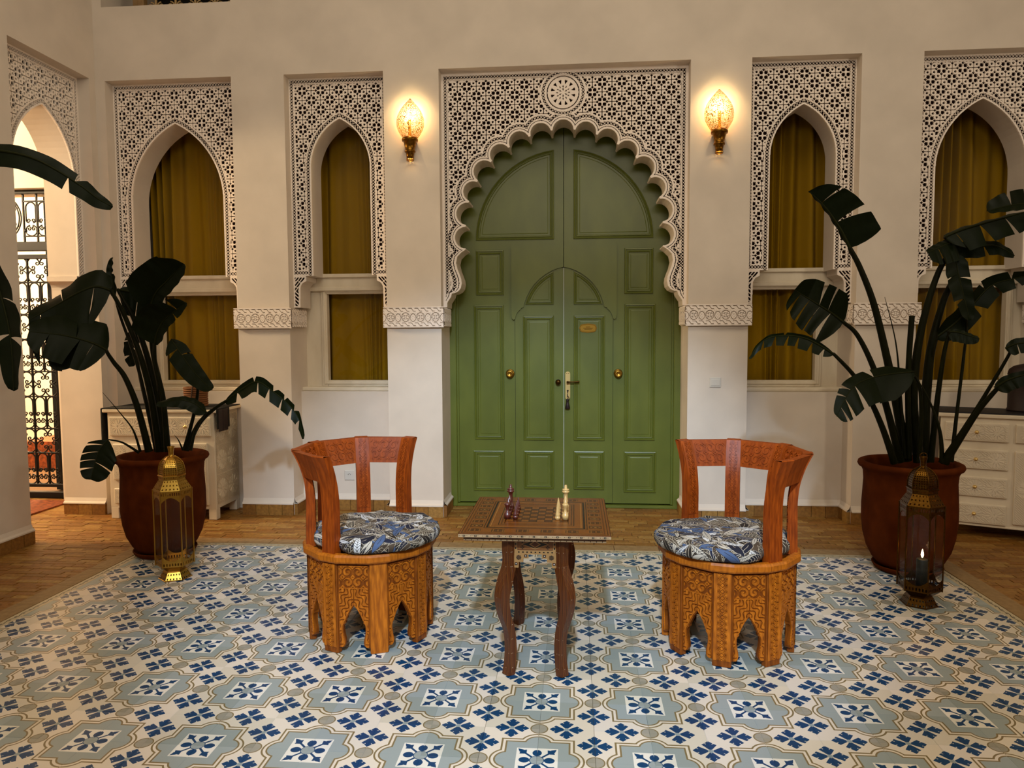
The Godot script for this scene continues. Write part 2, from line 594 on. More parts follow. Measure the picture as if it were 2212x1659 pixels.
func shell() -> void:
	var b := MB.new()
	var zb := -6.45
	# above the niches, with the balcony opening left free
	wall_box(b, -4.3, 4.9, NICHE_TOP, 4.04, zb, ZW)
	wall_box(b, -4.3, -3.725, 4.04, 5.4, zb, ZW)
	wall_box(b, -2.666, 4.9, 4.04, 5.4, zb, ZW)
	wall_box(b, -4.3, 4.9, 5.4, 6.3, zb, ZW)
	for x in [[-3.80, -3.72], [-2.68, -2.255], [-1.467, -1.035], [0.86, 1.304], [2.085, 2.518], [3.46, 4.9]]:
		wall_box(b, x[0], x[1], 0, NICHE_TOP, zb, ZW)
	# low walls under the windows
	for x in [[-3.72, -2.68], [-2.255, -1.467], [1.304, 2.085], [2.518, 3.46]]:
		wall_box(b, x[0], x[1], 0, 0.985, -6.0, -5.87)
	struct("wall_back", b, M.plaster)
	# soft splay along the niche edges
	b = MB.new()
	wall_box(b, -4.9, 4.9, 0, 6.3, -6.6, zb - 0.02)
	struct("wall_behind", b, M.dark)
	# carved bands round the pilasters
	var k := 1
	for x in [[-2.68, -2.255], [-1.467, -1.035], [0.86, 1.304], [2.085, 2.518], [3.46, 4.2]]:
		band(k, x[0] - 0.022, x[1] + 0.022)
		k += 1
	# left wall with its passage, right wall, the wall behind the viewer and the ceiling
	b = MB.new()
	wall_box(b, -4.16, -3.8, 0, 6.3, -4.75, 6.5)
	wall_box(b, -4.16, -3.8, 0, NICHE_TOP, -6.45, -5.585)
	wall_box(b, -4.16, -3.8, NICHE_TOP, 6.3, -6.45, -4.75)
	struct("wall_left", b, M.plaster)
	b = MB.new()
	wall_box(b, 4.9, 5.2, 0, 6.3, -6.6, 6.8)
	struct("wall_right", b, M.plaster)
	b = MB.new()
	wall_box(b, -4.16, 5.2, 0, 6.3, 6.5, 6.8)
	struct("wall_front", b, M.stone)  # unseen white wall given a darker tone: gallery shade put into its colour
	b = MB.new()
	wall_box(b, -9.2, 5.2, 6.3, 6.6, -10.0, 6.8)
	struct("ceiling", b, M.plaster)
	# baseboards of small terracotta tiles with a coved plaster top
	baseboard("baseboard_back", [[Vector2(-2.68, ZW), Vector2(-2.255, ZW)], [Vector2(-2.255, ZW), Vector2(-2.255, -5.87)], [Vector2(-2.255, -5.87), Vector2(-1.467, -5.87)], [Vector2(-1.467, -5.87), Vector2(-1.467, ZW)],
		[Vector2(-1.467, ZW), Vector2(-1.035, ZW)], [Vector2(-1.035, ZW), Vector2(-1.035, -5.98)], [Vector2(0.86, -5.98), Vector2(0.86, ZW)], [Vector2(0.86, ZW), Vector2(1.304, ZW)], [Vector2(1.304, ZW), Vector2(1.304, -5.87)],
		[Vector2(1.304, -5.87), Vector2(2.085, -5.87)], [Vector2(2.085, -5.87), Vector2(2.085, ZW)], [Vector2(2.085, ZW), Vector2(2.518, ZW)]])
	baseboard("baseboard_left", [[Vector2(-4.16, -5.585), Vector2(-3.80, -5.585)], [Vector2(-3.80, -2.6), Vector2(-3.80, -4.75)], [Vector2(-3.80, -4.75), Vector2(-4.16, -4.75)]])

func baseboard(called: String, runs: Array) -> void:
	var o := Node3D.new()
	o.name = called
	add_child(o)
	o.set_meta("kind", "structure")
	var cove := MB.new()
	var variants := []
	for i in 3:
		var b := MB.new()
		b.box(Vector3(0.002, 0.0, 0.0), Vector3(0.998, 1.0, 1.0))
		variants.append(b.mesh())
	for r in runs:
		var a: Vector2 = r[0]
		var c: Vector2 = r[1]
		var len := a.distance_to(c)
		var d := (c - a) / len
		var out := Vector2(-d.y, d.x) * -1.0
		# the open side lies to the right of the run seen from above when x grows: outward = towards +z for runs along +x
		if absf(d.x) > 0.5:
			out = Vector2(0, 1) if called == "baseboard_back" or a.y < -5.0 else Vector2(0, -1)
		else:
			out = Vector2(signf(d.y) * -1.0, 0)
			if called == "baseboard_back":
				out = Vector2(1, 0) if d.y < 0 else Vector2(-1, 0)
			else:
				out = Vector2(1, 0)
		var n := maxi(1, int(round(len / 0.105)))
		var at := 0.0
		for i in n:
			var w := len / n * (1.0 if n < 3 else rng.randf_range(0.9, 1.1))
			if i == n - 1:
				w = len - at
			var t := 0.024 + rng.randf_range(-0.002, 0.003)
			var h := 0.088 + rng.randf_range(-0.003, 0.003)
			var p := a + d * (at + 0.0015)
			var ext := 0.024 if i == n - 1 or i == 0 else 0.0
			var bs := Basis(Vector3(d.x, 0, d.y) * (w - 0.003), Vector3(0, h, 0), Vector3(out.x, 0, out.y) * t)
			part("tile", variants[i % 3], M.paver[rng.randi() % 5], o, Transform3D(bs, Vector3(p.x, 0, p.y)))
			at += w
		var e := Vector3(d.x, 0, d.y)
		var s := Vector3(a.x, 0, a.y)
		var o3 := Vector3(out.x, 0, out.y)
		var prof := [Vector2(0.028, 0.088), Vector2(0.027, 0.097), Vector2(0.012, 0.108), Vector2(0.001, 0.135)]
		for i in 3:
			var q: Vector2 = prof[i]
			var w2: Vector2 = prof[i + 1]
			cove.quad(s + o3 * q.x + Vector3.UP * q.y, s + e * len + o3 * q.x + Vector3.UP * q.y, s + e * len + o3 * w2.x + Vector3.UP * w2.y, s + o3 * w2.x + Vector3.UP * w2.y)
		cove.quad(s + Vector3.UP * 0.088, s + e * len + Vector3.UP * 0.088, s + e * len + o3 * 0.028 + Vector3.UP * 0.088, s + o3 * 0.028 + Vector3.UP * 0.088)
	part("plaster_cove", cove, M.plaster, o)

func seg_dist(p: Vector2, a: Vector2, b: Vector2) -> float:
	var t := clampf((p - a).dot(b - a) / (b - a).length_squared(), 0, 1)
	return p.distance_to(a + (b - a) * t)

func band_field(x: float, y: float) -> float:
	# y from 0 to 0.15 over the band; positive where the plaster stands proud
	if y < 0.004 or y > 0.146:
		return -0.001
	var hook := func(px: float, py: float) -> float:
		var L := 0.05
		var q := fposmod(px, L)
		var best := 1.0
		for s in [-1.0, 0.0, 1.0]:
			var o: float = s * L
			var p := Vector2(q, py)
			best = minf(best, seg_dist(p, Vector2(o, 0.030), Vector2(o + 0.024, 0.030)))
			best = minf(best, seg_dist(p, Vector2(o + 0.024, 0.030), Vector2(o + 0.040, 0.009)))
			best = minf(best, seg_dist(p, Vector2(o + 0.040, 0.009), Vector2(o + 0.056, 0.009)))
		return best - 0.0029
	if y < 0.038:
		return hook.call(x, y)
	if y > 0.112:
		return hook.call(x, y - 0.112)
	var yy := y - 0.075
	var L := 0.118
	var q := fposmod(x, L) - L / 2
	var v := absf(absf(Vector2(q / 0.030, yy / 0.034).length() - 1.0) * 0.030) - 0.0026
	v = minf(v, absf(Vector2((absf(q) - L / 2) / 0.022, (yy + 0.004) / 0.030).length() - 1.0) * 0.024 - 0.0025)
	var w := absf(sin(yy * 150.0 + absf(q) * 210.0)) * 0.006 - 0.0016
	var inner := Vector2(q / 0.030, yy / 0.034).length() < 0.92
	if inner:
		w = minf(absf(absf(q) - absf(yy) * 0.5 - 0.004), absf(absf(yy) - 0.016 + absf(q) * 0.4)) - 0.002
	return minf(minf(v, w), 0.075 - absf(yy) - 0.0385)

func band(k: int, x0: float, x1: float) -> void:
	var o := Node3D.new()
	o.name = "trim_%d" % k
	add_child(o)
	o.set_meta("kind", "structure")
	o.set_meta("label", "white carved plaster band wrapped round a pilaster")
	var b := MB.new()
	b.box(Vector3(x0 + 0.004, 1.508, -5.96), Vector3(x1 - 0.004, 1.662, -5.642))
	part("band_core", b, M.shaded_groove, o)
	b = MB.new()
	b.carve(x0, 1.510, x1, 1.660, 0.0026, func(x: float, y: float) -> float: return band_field(x - x0, y - 1.510), -5.630, -5.643)
	b.box(Vector3(x0, 1.505, -5.64), Vector3(x1, 1.512, -5.628))
	b.box(Vector3(x0, 1.658, -5.64), Vector3(x1, 1.665, -5.628))
	for side in [0, 1]:
		var s := MB.new()
		s.plain = false
		var xs := x1 if side else x0
		s.fit = func(p: Vector3) -> Vector3: return Vector3(xs + (p.z if side else -p.z), p.y, -5.64 - p.x if side else -5.96 + p.x)
		s.carve(0, 1.510, 0.32, 1.660, 0.0035, func(x: float, y: float) -> float: return band_field(x, y - 1.510), 0.006, 0.0)
		part("carved_return", s, M.lattice, o)
	part("carved_face", b, M.lattice, o)

# ---- carved lattice ----
var lat: PackedFloat32Array
const LN := 48
const CELL := 0.0745

func poly_sdf(p: Vector2, poly: PackedVector2Array) -> float:
	var d := 9.0
	for k in poly.size():
		d = minf(d, seg_dist(p, poly[k], poly[(k + 1) % poly.size()]))
	return -d if Geometry2D.is_point_in_polygon(p, poly) else d

func build_lattice() -> void:
	# a quarter cell for the two kinds of crossing: signed distance to the holes, in cells
	lat.resize(2 * (LN + 1) * (LN + 1))
	var big := PackedVector2Array()
	var small := PackedVector2Array()
	for q in [[0.105, 0.105], [0.215, 0.08], [0.36, 0.10], [0.34, 0.165], [0.435, 0.20], [0.355, 0.265], [0.40, 0.40]]:
		big.append(Vector2(q[0], q[1]))
	for q in [[0.265, 0.355], [0.20, 0.435], [0.165, 0.34], [0.10, 0.36], [0.08, 0.215]]:
		big.append(Vector2(q[0], q[1]))
	for q in [[0.25, 0.25], [0.335, 0.20], [0.375, 0.235], [0.345, 0.275], [0.415, 0.335], [0.375, 0.375], [0.335, 0.415], [0.275, 0.345], [0.235, 0.375], [0.20, 0.335]]:
		small.append(Vector2(q[0], q[1]))
	for k in 2:
		for j in LN + 1:
			for i in LN + 1:
				var p := Vector2(i, j) * 0.5 / LN
				var d := poly_sdf(p, big if k == 0 else small)
				var far := 0.5
				d = minf(d, (absf(p.x - far) + p.y) * 0.7071 - 0.084)
				d = minf(d, (absf(p.y - far) + p.x) * 0.7071 - 0.084)
				# hairline joints along the arms of the crosses
				if k == 1:
					d = minf(d, maxf(p.y - 0.013, maxf(p.x - 0.36, 0.03 - p.x)))
					d = minf(d, maxf(p.x - 0.013, maxf(p.y - 0.36, 0.03 - p.y)))
				lat[(k * (LN + 1) + j) * (LN + 1) + i] = (d - 0.028) * CELL

func lattice(x: float, y: float) -> float:
	var u := x / CELL
	var v := y / CELL
	var iu := roundf(u)
	var iv := roundf(v)
	var k := posmod(int(iu) + int(iv), 2)
	var p := absf(u - iu) * 2 * LN
	var q := absf(v - iv) * 2 * LN
	var i := mini(int(p), LN - 1)
	var j := mini(int(q), LN - 1)
	var s := (k * (LN + 1) + j) * (LN + 1) + i
	var a := lerpf(lat[s], lat[s + 1], p - i)
	var b := lerpf(lat[s + LN + 1], lat[s + LN + 2], p - i)
	return lerpf(a, b, q - j)

func braid(s: float, t: float, w: float) -> float:
	# two crossing zigzags between rails; t from -w/2 to w/2
	var L := 0.047
	var z := absf(fposmod(s / L, 1.0) - 0.5) * 4.0 - 1.0
	var h := w / 2
	return maxf(0.0015 - minf(absf(t - z * h), absf(t + z * h)) * 0.72, absf(t) - h)

func arch_outline(cx: float, hw: float, ys: float, n := 14) -> PackedVector2Array:
	# two-centred pointed arch from the right springing over the top to the left one
	var h := ARCH_TOP - ys
	var r := (hw * hw + h * h) / (2 * hw)
	var p := PackedVector2Array()
	var a1 := asin(h / r)
	for i in n + 1:
		var a := a1 * i / n
		p.append(Vector2(cx - (r - hw) + cos(a) * r, ys + sin(a) * r))
	for i in range(n - 1, -1, -1):
		p.append(Vector2(2 * cx - p[i].x, p[i].y))
	return p

func arch_panel(o: Node3D, x0: float, x1: float, cx: float, hw: float, wl: float, wr: float, zf: float, depth: float) -> void:
	# carved plate with a pointed opening, brackets under it, and the solid behind it
	var ys := ARCH_TOP - hw * 1.58
	var h := ARCH_TOP - ys
	var r := (hw * hw + h * h) / (2 * hw)
	var oy := NICHE_TOP - 0.5 * CELL - 0.058
	var f := func(x: float, y: float) -> float:
		var ax := absf(x - cx)
		var d := ax - hw
		var s := y
		if y > ys:
			d = Vector2(ax + r - hw, y - ys).length() - r
			s = ys + r * atan2(y - ys, ax + r - hw)
		if d < 0:
			return d
		var e := minf(minf(x - x0, x1 - x), minf(NICHE_TOP - y, y - PANEL_FOOT))
		if d < 0.009:
			return 0.006
		if d < 0.039:
			return braid(s, d - 0.024, 0.029)
		if e < 0.010:
			return 0.006
		if e < 0.038:
			var along := y if minf(x - x0, x1 - x) < minf(NICHE_TOP - y, y - PANEL_FOOT) else x
			return braid(along, e - 0.024, 0.027)
		var rail := minf(d - 0.039, e - 0.038)
		if rail < 0.006:
			return 0.006 - rail + 0.0005
		if rail < 0.008:
			return -0.001
		return maxf(lattice(x - cx, y - oy), 0.0095 - rail)
	var b := MB.new()
	b.carve(x0, PANEL_FOOT, x1, NICHE_TOP, 0.0031, f, zf, zf - 0.014)
	part("carved_lattice", b, M.lattice, o)
	var poly := arch_outline(cx, hw, ys)
	var u := PackedVector2Array([Vector2(x1, PANEL_FOOT), Vector2(x1, NICHE_TOP), Vector2(x0, NICHE_TOP), Vector2(x0, PANEL_FOOT), Vector2(cx - hw, PANEL_FOOT)])
	var back := poly.duplicate()
	back.reverse()
	u.append_array(back)
	u.append(Vector2(cx + hw, PANEL_FOOT))
	b = MB.new()
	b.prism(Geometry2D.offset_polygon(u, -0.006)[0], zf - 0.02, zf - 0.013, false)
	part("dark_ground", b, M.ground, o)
	b = MB.new()
	b.prism(u, zf - depth, zf - 0.0135)
	part("arch_reveal", b, M.plaster, o)
	# brackets
	for side: int in [-1, 1]:
		var xe := x0 if side < 0 else x1
		var w := (wl if side < 0 else wr) / 0.15
		var q := PackedVector2Array()
		for p in [[0, PANEL_FOOT], [0.108, PANEL_FOOT], [0.108, 1.885], [0.098, 1.879], [0.082, 1.872], [0.068, 1.858], [0.059, 1.838], [0.056, 1.815], [0.055, 1.672], [0, 1.672]]:
			q.append(Vector2(xe - side * p[0] * w, p[1]))
		b = MB.new()
		b.prism(q, zf - depth, zf - 0.012)
		part("bracket", b, M.plaster, o)
		b = MB.new()
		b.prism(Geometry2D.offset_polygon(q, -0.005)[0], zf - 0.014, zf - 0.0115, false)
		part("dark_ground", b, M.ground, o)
		b = MB.new()
		var g := func(x: float, y: float) -> float:
			var a: float = (xe - x) * side / w
			var d: float = -poly_sdf(Vector2(xe - side * a, y), q)
			if d < 0:
				return d
			if d < 0.010:
				return 0.005
			var stripe := absf(fposmod(y * 1.0 + a * (0.9 if y < 1.80 else -1.2), 0.030) - 0.015) - 0.0085
			var leaf := 0.002 - absf(Vector2(a - 0.035, y - 1.86).length() - 0.026)
			if y > 1.80:
				return maxf(maxf(-stripe - 0.004, leaf), 0.012 - d)
			return maxf(-stripe - 0.0045, 0.012 - d)
		b.carve(minf(q[0].x, q[1].x), 1.672, maxf(q[0].x, q[1].x), PANEL_FOOT, 0.003, g, zf, zf - 0.012)
		part("carved_bracket", b, M.lattice, o)

func niche(w: Array) -> void:
	var k: int = w[0]
	var x0: float = w[1]
	var x1: float = w[2]
	if lat.is_empty():
		build_lattice()
	var o := Node3D.new()
	o.name = "trim_%d" % (10 + k)
	add_child(o)
	o.set_meta("kind", "structure")
	o.set_meta("label", "carved white plaster panel with a pointed arch")
	arch_panel(o, x0 - 0.004, x1 + 0.004, w[3], w[4], w[5], w[6], ZP, 0.235)
	# splayed plaster soffit over the panel
	window(k, x0, x1, w[7], w[8])

func bar_frame(b: MB, x0: float, x1: float, y0: float, y1: float, w: float, z0: float, z1: float) -> void:
	b.box(Vector3(x0 - w, y0 - w, z0), Vector3(x0, y1 + w, z1), 0.004)
	b.box(Vector3(x1, y0 - w, z0), Vector3(x1 + w, y1 + w, z1), 0.004)
	b.box(Vector3(x0, y0 - w, z0), Vector3(x1, y0, z1), 0.004)
	b.box(Vector3(x0, y1, z0), Vector3(x1, y1 + w, z1), 0.004)

func window(k: int, x0: float, x1: float, g0: float, g1: float) -> void:
	var o := Node3D.new()
	o.name = "window_%d" % k
	add_child(o)
	o.set_meta("kind", "structure")
	var zf := -6.0
	var b := MB.new()
	# fixed casing: posts, sill, crossbar, head
	b.box(Vector3(x0 - 0.03, 0.985, zf - 0.10), Vector3(g0 - 0.052, 1.845, zf - 0.02))
	b.box(Vector3(g1 + 0.052, 0.985, zf - 0.10), Vector3(x1 + 0.06, 1.845, zf - 0.02))
	b.box(Vector3(x0 - 0.03, 0.985, zf - 0.09), Vector3(x1 + 0.06, 1.018, -5.90), 0.008)
	b.box(Vector3(x0 - 0.03, 1.845, zf - 0.10), Vector3(x1 + 0.06, 1.935, zf + 0.0), 0.005)
	b.box(Vector3(x0, 1.925, zf - 0.09), Vector3(x1, 1.958, zf + 0.02), 0.006)
	b.box(Vector3(x0, 1.815, zf - 0.09), Vector3(x1, 1.85, zf + 0.02), 0.006)
	part("window_frame", b, M.white_wood, o)
	b = MB.new()
	bar_frame(b, g0, g1, 1.068, 1.792, 0.05, zf - 0.075, zf - 0.005)
	bar_frame(b, g0 - 0.012, g1 + 0.012, 1.056, 1.804, 0.02, zf - 0.03, zf + 0.004)
	part("sash", b, M.white_wood, o)
	for y in [[1.066, 1.794], [1.95, 3.23]]:
		b = MB.new()
		var wide := 0.0 if y[0] < 1.5 else 0.08
		b.quad(Vector3(g0 - 0.02 - wide, y[0], zf - 0.06), Vector3(g1 + 0.02 + wide, y[0], zf - 0.06), Vector3(g1 + 0.02 + wide, y[1], zf - 0.06), Vector3(g0 - 0.02 - wide, y[1], zf - 0.06))
		part("pane", b, M.pane, o)
	# curtain behind the glass
	b = MB.new()
	var r := RandomNumberGenerator.new()
	r.seed = 40 + k
	var xs := []
	var x := g0 - 0.14
	var ph := 0.0
	while x < g1 + 0.14:
		xs.append([x, ph])
		x += 0.006
		ph += 0.006 * TAU / (0.10 + 0.045 * sin(x * 13.0 + k))
	var rows := [1.03, 1.25, 1.5, 1.8, 2.1, 2.5, 2.9, 3.22]
	var pt := func(i: int, j: int) -> Vector3:
		var t: float = (rows[j] - 1.03) / 2.2
		var lean: float = 0.03 * sin(i * 0.09 + k) * (1.0 - t)
		return Vector3(xs[i][0] + lean, rows[j], zf - 0.145 + 0.042 * (0.6 + 0.4 * sin(i * 0.045 + k)) * sin(xs[i][1] + 0.5 * t))
	for i in xs.size() - 1:
		for j in rows.size() - 1:
			var i0 := maxi(i - 1, 0)
			var i2 := mini(i + 2, xs.size() - 1)
			var na: Vector3 = (pt.call(i + 1, j) - pt.call(i0, j)).cross(Vector3.UP).normalized()
			var nb: Vector3 = (pt.call(i2, j) - pt.call(i, j)).cross(Vector3.UP).normalized()
			b.squad([pt.call(i, j), pt.call(i + 1, j), pt.call(i + 1, j + 1), pt.call(i, j + 1)], [na, nb, nb, na], [Vector2.ZERO, Vector2.ZERO, Vector2.ZERO, Vector2.ZERO])
	var place: String = ["", "in the window over the white chest with the basket", "in the narrow window left of the green door", "in the narrow window right of the green door", "in the far right window over the white chest of drawers"][k]
	top("curtain", b, M.curtain, "ochre pleated curtain hanging " + place, "curtain", Transform3D(), "ochre curtains behind the windows")

# ---- door surround ----
var cusps := PackedVector2Array()
const OGEE := [[1.66, 0.921], [1.70, 0.918], [1.72, 0.905], [1.748, 0.887], [1.772, 0.880], [1.776, 0.858], [1.79, 0.828], [1.815, 0.808], [1.85, 0.801], [1.886, 0.805], [1.92, 0.817], [1.96, 0.833], [2.012, 0.845], [2.06, 0.835], [2.095, 0.80], [2.116, 0.767]]

func ogee(y: float) -> float:
	for i in OGEE.size() - 1:
		if y <= OGEE[i + 1][0]:
			return lerpf(OGEE[i][1], OGEE[i + 1][1], clampf((y - OGEE[i][0]) / (OGEE[i + 1][0] - OGEE[i][0]), 0, 1))
	return 0.767

func scalloped_panel() -> void:
	var half := [[0.767, 2.116], [0.765, 2.30], [0.738, 2.486], [0.668, 2.643], [0.558, 2.791], [0.418, 2.896], [0.258, 2.974], [0.088, 3.0155]]
	for h in half:
		cusps.append(Vector2(h[0], h[1]))
	for i in range(7, -1, -1):
		cusps.append(Vector2(-half[i][0], half[i][1]))
	var base := cusps.duplicate()
	base.append(Vector2(-0.6, 1.6))
	base.append(Vector2(0.6, 1.6))
	var cc := []
	for i in cusps.size() - 1:
		cc.append([(cusps[i] + cusps[i + 1]) / 2, cusps[i].distance_to(cusps[i + 1]) / 2 - 0.007])
	var ros := Vector2(0.0, 3.297)
	var x0 := -0.9515
	var x1 := 0.9515
	var oy := NICHE_TOP - 0.5 * CELL - 0.068
	var f := func(x: float, y: float) -> float:
		var d := 9.0
		var s := 0.0
		if y < 2.116:
			d = (absf(x) - ogee(y)) * 0.8
			s = y
		if y > 2.0:
			var p := Vector2(x, y)
			if y >= 2.116 and Geometry2D.is_point_in_polygon(p, base):
				return -0.004
			for c in cc:
				var e: float = p.distance_to(c[0]) - c[1]
				if e < d:
					d = e
					s = atan2(y - c[0].y, x - c[0].x) * 0.115
		if d < 0:
			return d
		var e := minf(minf(x - x0, x1 - x), NICHE_TOP - y)
		if e < 0.022:
			return 0.006
		var rr := Vector2(x, y).distance_to(ros)
		if rr < 0.170:
			if rr > 0.166:
				return 0.004
			if rr > 0.142:
				return braid(atan2(y - ros.y, x) * 0.15, rr - 0.154, 0.024)
			if rr > 0.127:
				return 0.004
			if rr > 0.118:
				return -0.002
			if rr > 0.097:
				return 0.004
			var a := atan2(y - ros.y, x)
			var a1 := absf(fposmod(a, TAU / 12) - TAU / 24)
			var a2 := absf(fposmod(a + TAU / 24, TAU / 12) - TAU / 24)
			var a3 := absf(fposmod(a, TAU / 6) - TAU / 12)
			if rr > 0.061:
				return minf(a1 * rr - 0.013 * (rr - 0.061) / 0.034, 9) if rr < 0.094 else 0.002
			if rr > 0.034 and rr < 0.058:
				return a2 * rr - 0.0052 * (1.0 - absf(rr - 0.046) / 0.012)
			if rr > 0.012 and rr < 0.032:
				return a3 * rr - 0.006 * (rr - 0.010) / 0.02
			return 0.002
		if d < 0.013:
			return 0.006
		if d < 0.0195:
			return -0.002
		if d < 0.028:
			return 0.004
		if d < 0.055:
			return braid(s, d - 0.0415, 0.026)
		if e < 0.049:
			return braid(x if NICHE_TOP - y < minf(x - x0, x1 - x) else y, e - 0.0355, 0.026)
		var rail := minf(minf(d - 0.055, e - 0.049), rr - 0.170)
		if rail < 0.006:
			return 0.0065 - rail
		if rail < 0.008 and e - 0.049 < 0.012:
			return -0.001
		return maxf(lattice(x, y - oy), 0.0105 - rail)
	var o := Node3D.new()
	o.name = "trim_20"
	add_child(o)
	o.position.x = CX
	o.set_meta("kind", "structure")
	o.set_meta("label", "carved white plaster panel with a scalloped arch and a round rosette")
	var b := MB.new()
	b.carve(x0, 1.664, x1, NICHE_TOP, 0.0031, f, ZP, ZP - 0.014)
	part("carved_lattice", b, M.lattice, o)
	# opening outline: right foot, ogee, scallops, left side
	var path := PackedVector2Array()
	for q in OGEE:
		path.append(Vector2(q[1], q[0]))
	for i in cusps.size() - 1:
		var m := (cusps[i] + cusps[i + 1]) / 2
		var r: float = cc[i][1]
		var a0 := (cusps[i] - m).angle()
		for j in 13:
			path.append(m + Vector2.from_angle(a0 + PI * j / 12.0) * r)
	for i in range(OGEE.size() - 1, -1, -1):
		path.append(Vector2(-OGEE[i][1], OGEE[i][0]))
	var u := PackedVector2Array([Vector2(x0, 1.66), Vector2(x0, NICHE_TOP), Vector2(x1, NICHE_TOP), Vector2(x1, 1.66)])
	u.append_array(path)
	b = MB.new()
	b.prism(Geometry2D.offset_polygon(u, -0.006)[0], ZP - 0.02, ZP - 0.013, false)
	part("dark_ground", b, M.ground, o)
	b = MB.new()
	b.prism(u, ZP - 0.235, ZP - 0.0135)
	part("scalloped_reveal", b, M.plaster, o)

func passage() -> void:
	# the arched passage in the left wall, built as the other panels and turned to face +x
	var o := Node3D.new()
	o.name = "trim_21"
	add_child(o)
	o.set_meta("kind", "structure")
	o.set_meta("label", "carved white plaster panel over the arched passage in the left wall")
	o.transform = Transform3D(Basis(Vector3.UP, PI / 2), Vector3(-3.8, 0, -5.168))
	arch_panel(o, -0.417, 0.417, 0.02, 0.322, 0.12, 0.12, -0.10, 0.26)

# ---- floors ----
func in_view(x: float, z: float, margin := 60.0) -> bool:
	# whether a floor point falls inside the photograph's field of view (decides which pieces get a node of their own)
	var c := Vector3(0, 1.44389, 0)
	var bs := Basis.from_euler(Vector3(-0.0672866, 0.0853726, -0.0054803), EULER_ORDER_YXZ)
	var q := bs.transposed() * (Vector3(x, 0, z) - c)
	if q.z > -0.3:
		return false
	var px := 1106 + 1578.79 * q.x / -q.z
	var py := 829.5 - 1578.79 * q.y / -q.z
	return px > -margin and px < 2212 + margin and py < 1659 + margin

func slab(x: float, z: float, h := 0.012, e := 0.0012) -> ArrayMesh:
	var b := MB.new()
	b.box(Vector3(-x / 2, -h, -z / 2), Vector3(x / 2, 0, z / 2), e)
	return b.mesh()

func tile_mesh(u1: float, w: float) -> ArrayMesh:
	# cement tile of 0.2 m with bevelled top edge; u runs to u1 across its x side
	var b := MB.new()
	var g := 0.0007
	var e := 0.0012
	var lo := Vector2(g, g)
	var hi := Vector2(w - g, 0.2 - g)
	var pt := func(x: float, z: float, y: float) -> void:
		b.vert(Vector3(x - 0.1, y, z - 0.1), Vector3.UP, Vector2(x / 0.2, z / 0.2))
	var ring := [Vector2(lo.x, lo.y), Vector2(lo.x, hi.y), Vector2(hi.x, hi.y), Vector2(hi.x, lo.y)]
	var inn := [Vector2(lo.x + e, lo.y + e), Vector2(lo.x + e, hi.y - e), Vector2(hi.x - e, hi.y - e), Vector2(hi.x - e, lo.y + e)]
	for k in [0, 2, 1, 0, 3, 2]:
		pt.call(inn[k].x, inn[k].y, 0.0)
	for k in 4:
		var l: int = (k + 1) % 4
		for q in [[ring[k], -e], [inn[l], 0.0], [ring[l], -e], [ring[k], -e], [inn[k], 0.0], [inn[l], 0.0]]:
			pt.call(q[0].x, q[0].y, q[1])
		for q in [[ring[k], -0.015], [ring[l], -e], [ring[l], -0.015], [ring[k], -0.015], [ring[k], -e], [ring[l], -e]]:
			pt.call(q[0].x, q[0].y, q[1])
	return b.mesh()

const TX := -0.128      # a medallion's middle
const TZ := -2.791
const RUG_L := -2.855
const RUG_R := 2.192
const RUG_B := -4.791

func floors() -> void:
	# bed under everything
	var f := Node3D.new()
	f.name = "floor"
	add_child(f)
	f.set_meta("kind", "structure")
	var b := MB.new()
	b.box(Vector3(-9.2, -0.25, -10), Vector3(5.2, -0.010, 6.8))
	part("mortar_bed", b, M.grout, f)
	# cement tile carpet
	var o := Node3D.new()
	o.name = "floor_001"
	add_child(o)
	o.set_meta("kind", "structure")
	o.set_meta("label", "patterned blue, grey and cream cement tile carpet set into the terracotta floor")
	var full := tile_mesh(1.0, 0.2)
	var count := 0
	var rest := []
	for j in range(0, 24):
		var zc := RUG_B + 0.1 + j * 0.2
		for i in range(-14, 12):
			var xc := TX + 0.1 + i * 0.2
			if xc - 0.1 < RUG_L - 0.001 and xc + 0.1 < RUG_L + 0.01:
				continue
			if xc - 0.1 > RUG_R - 0.01:
				continue
			# the corner that carries the medallion decides the quarter turn
			var mx := posmod(i, 2) == 0     # medallion on the low-x side
			var mz := posmod(j, 2) == 0     # rows start at a medallion line
			var turn := 0.0
			if mx and not mz:
				turn = PI / 2
			elif not mx and not mz:
				turn = PI
			elif not mx and mz:
				turn = -PI / 2
			var at := shift(xc, rng.randf_range(-0.0004, 0.0004), zc, turn)
			var cut := 0
			if xc - 0.1 < RUG_L - 0.001:
				cut = -1
			elif xc + 0.1 > RUG_R + 0.001:
				cut = 1
			var shape: Mesh = full
			if cut:
				shape = cut_tile(full, at, RUG_L if cut < 0 else RUG_R, cut)
			if in_view(xc, zc, 90.0) and count < 296:
				part("tile", shape, M.tile[rng.randi() % 4], o, at)
				count += 1
			else:
				rest.append([shape, at])
	var mb := MB.new()
	for r in rest:
		var arr: Array = r[0].surface_get_arrays(0)
		for k in arr[0].size():
			mb.v.append(r[1] * arr[0][k])
			mb.n.append(r[1].basis * arr[1][k])
			mb.uv.append(arr[4][k])
	if rest.size():
		part("tile_field", mb, M.tile[0], o).set_meta("kind", "stuff")
	# border strip with a dark rope line, then the plain stone edging
	rope_border(o)
	pavers(f)

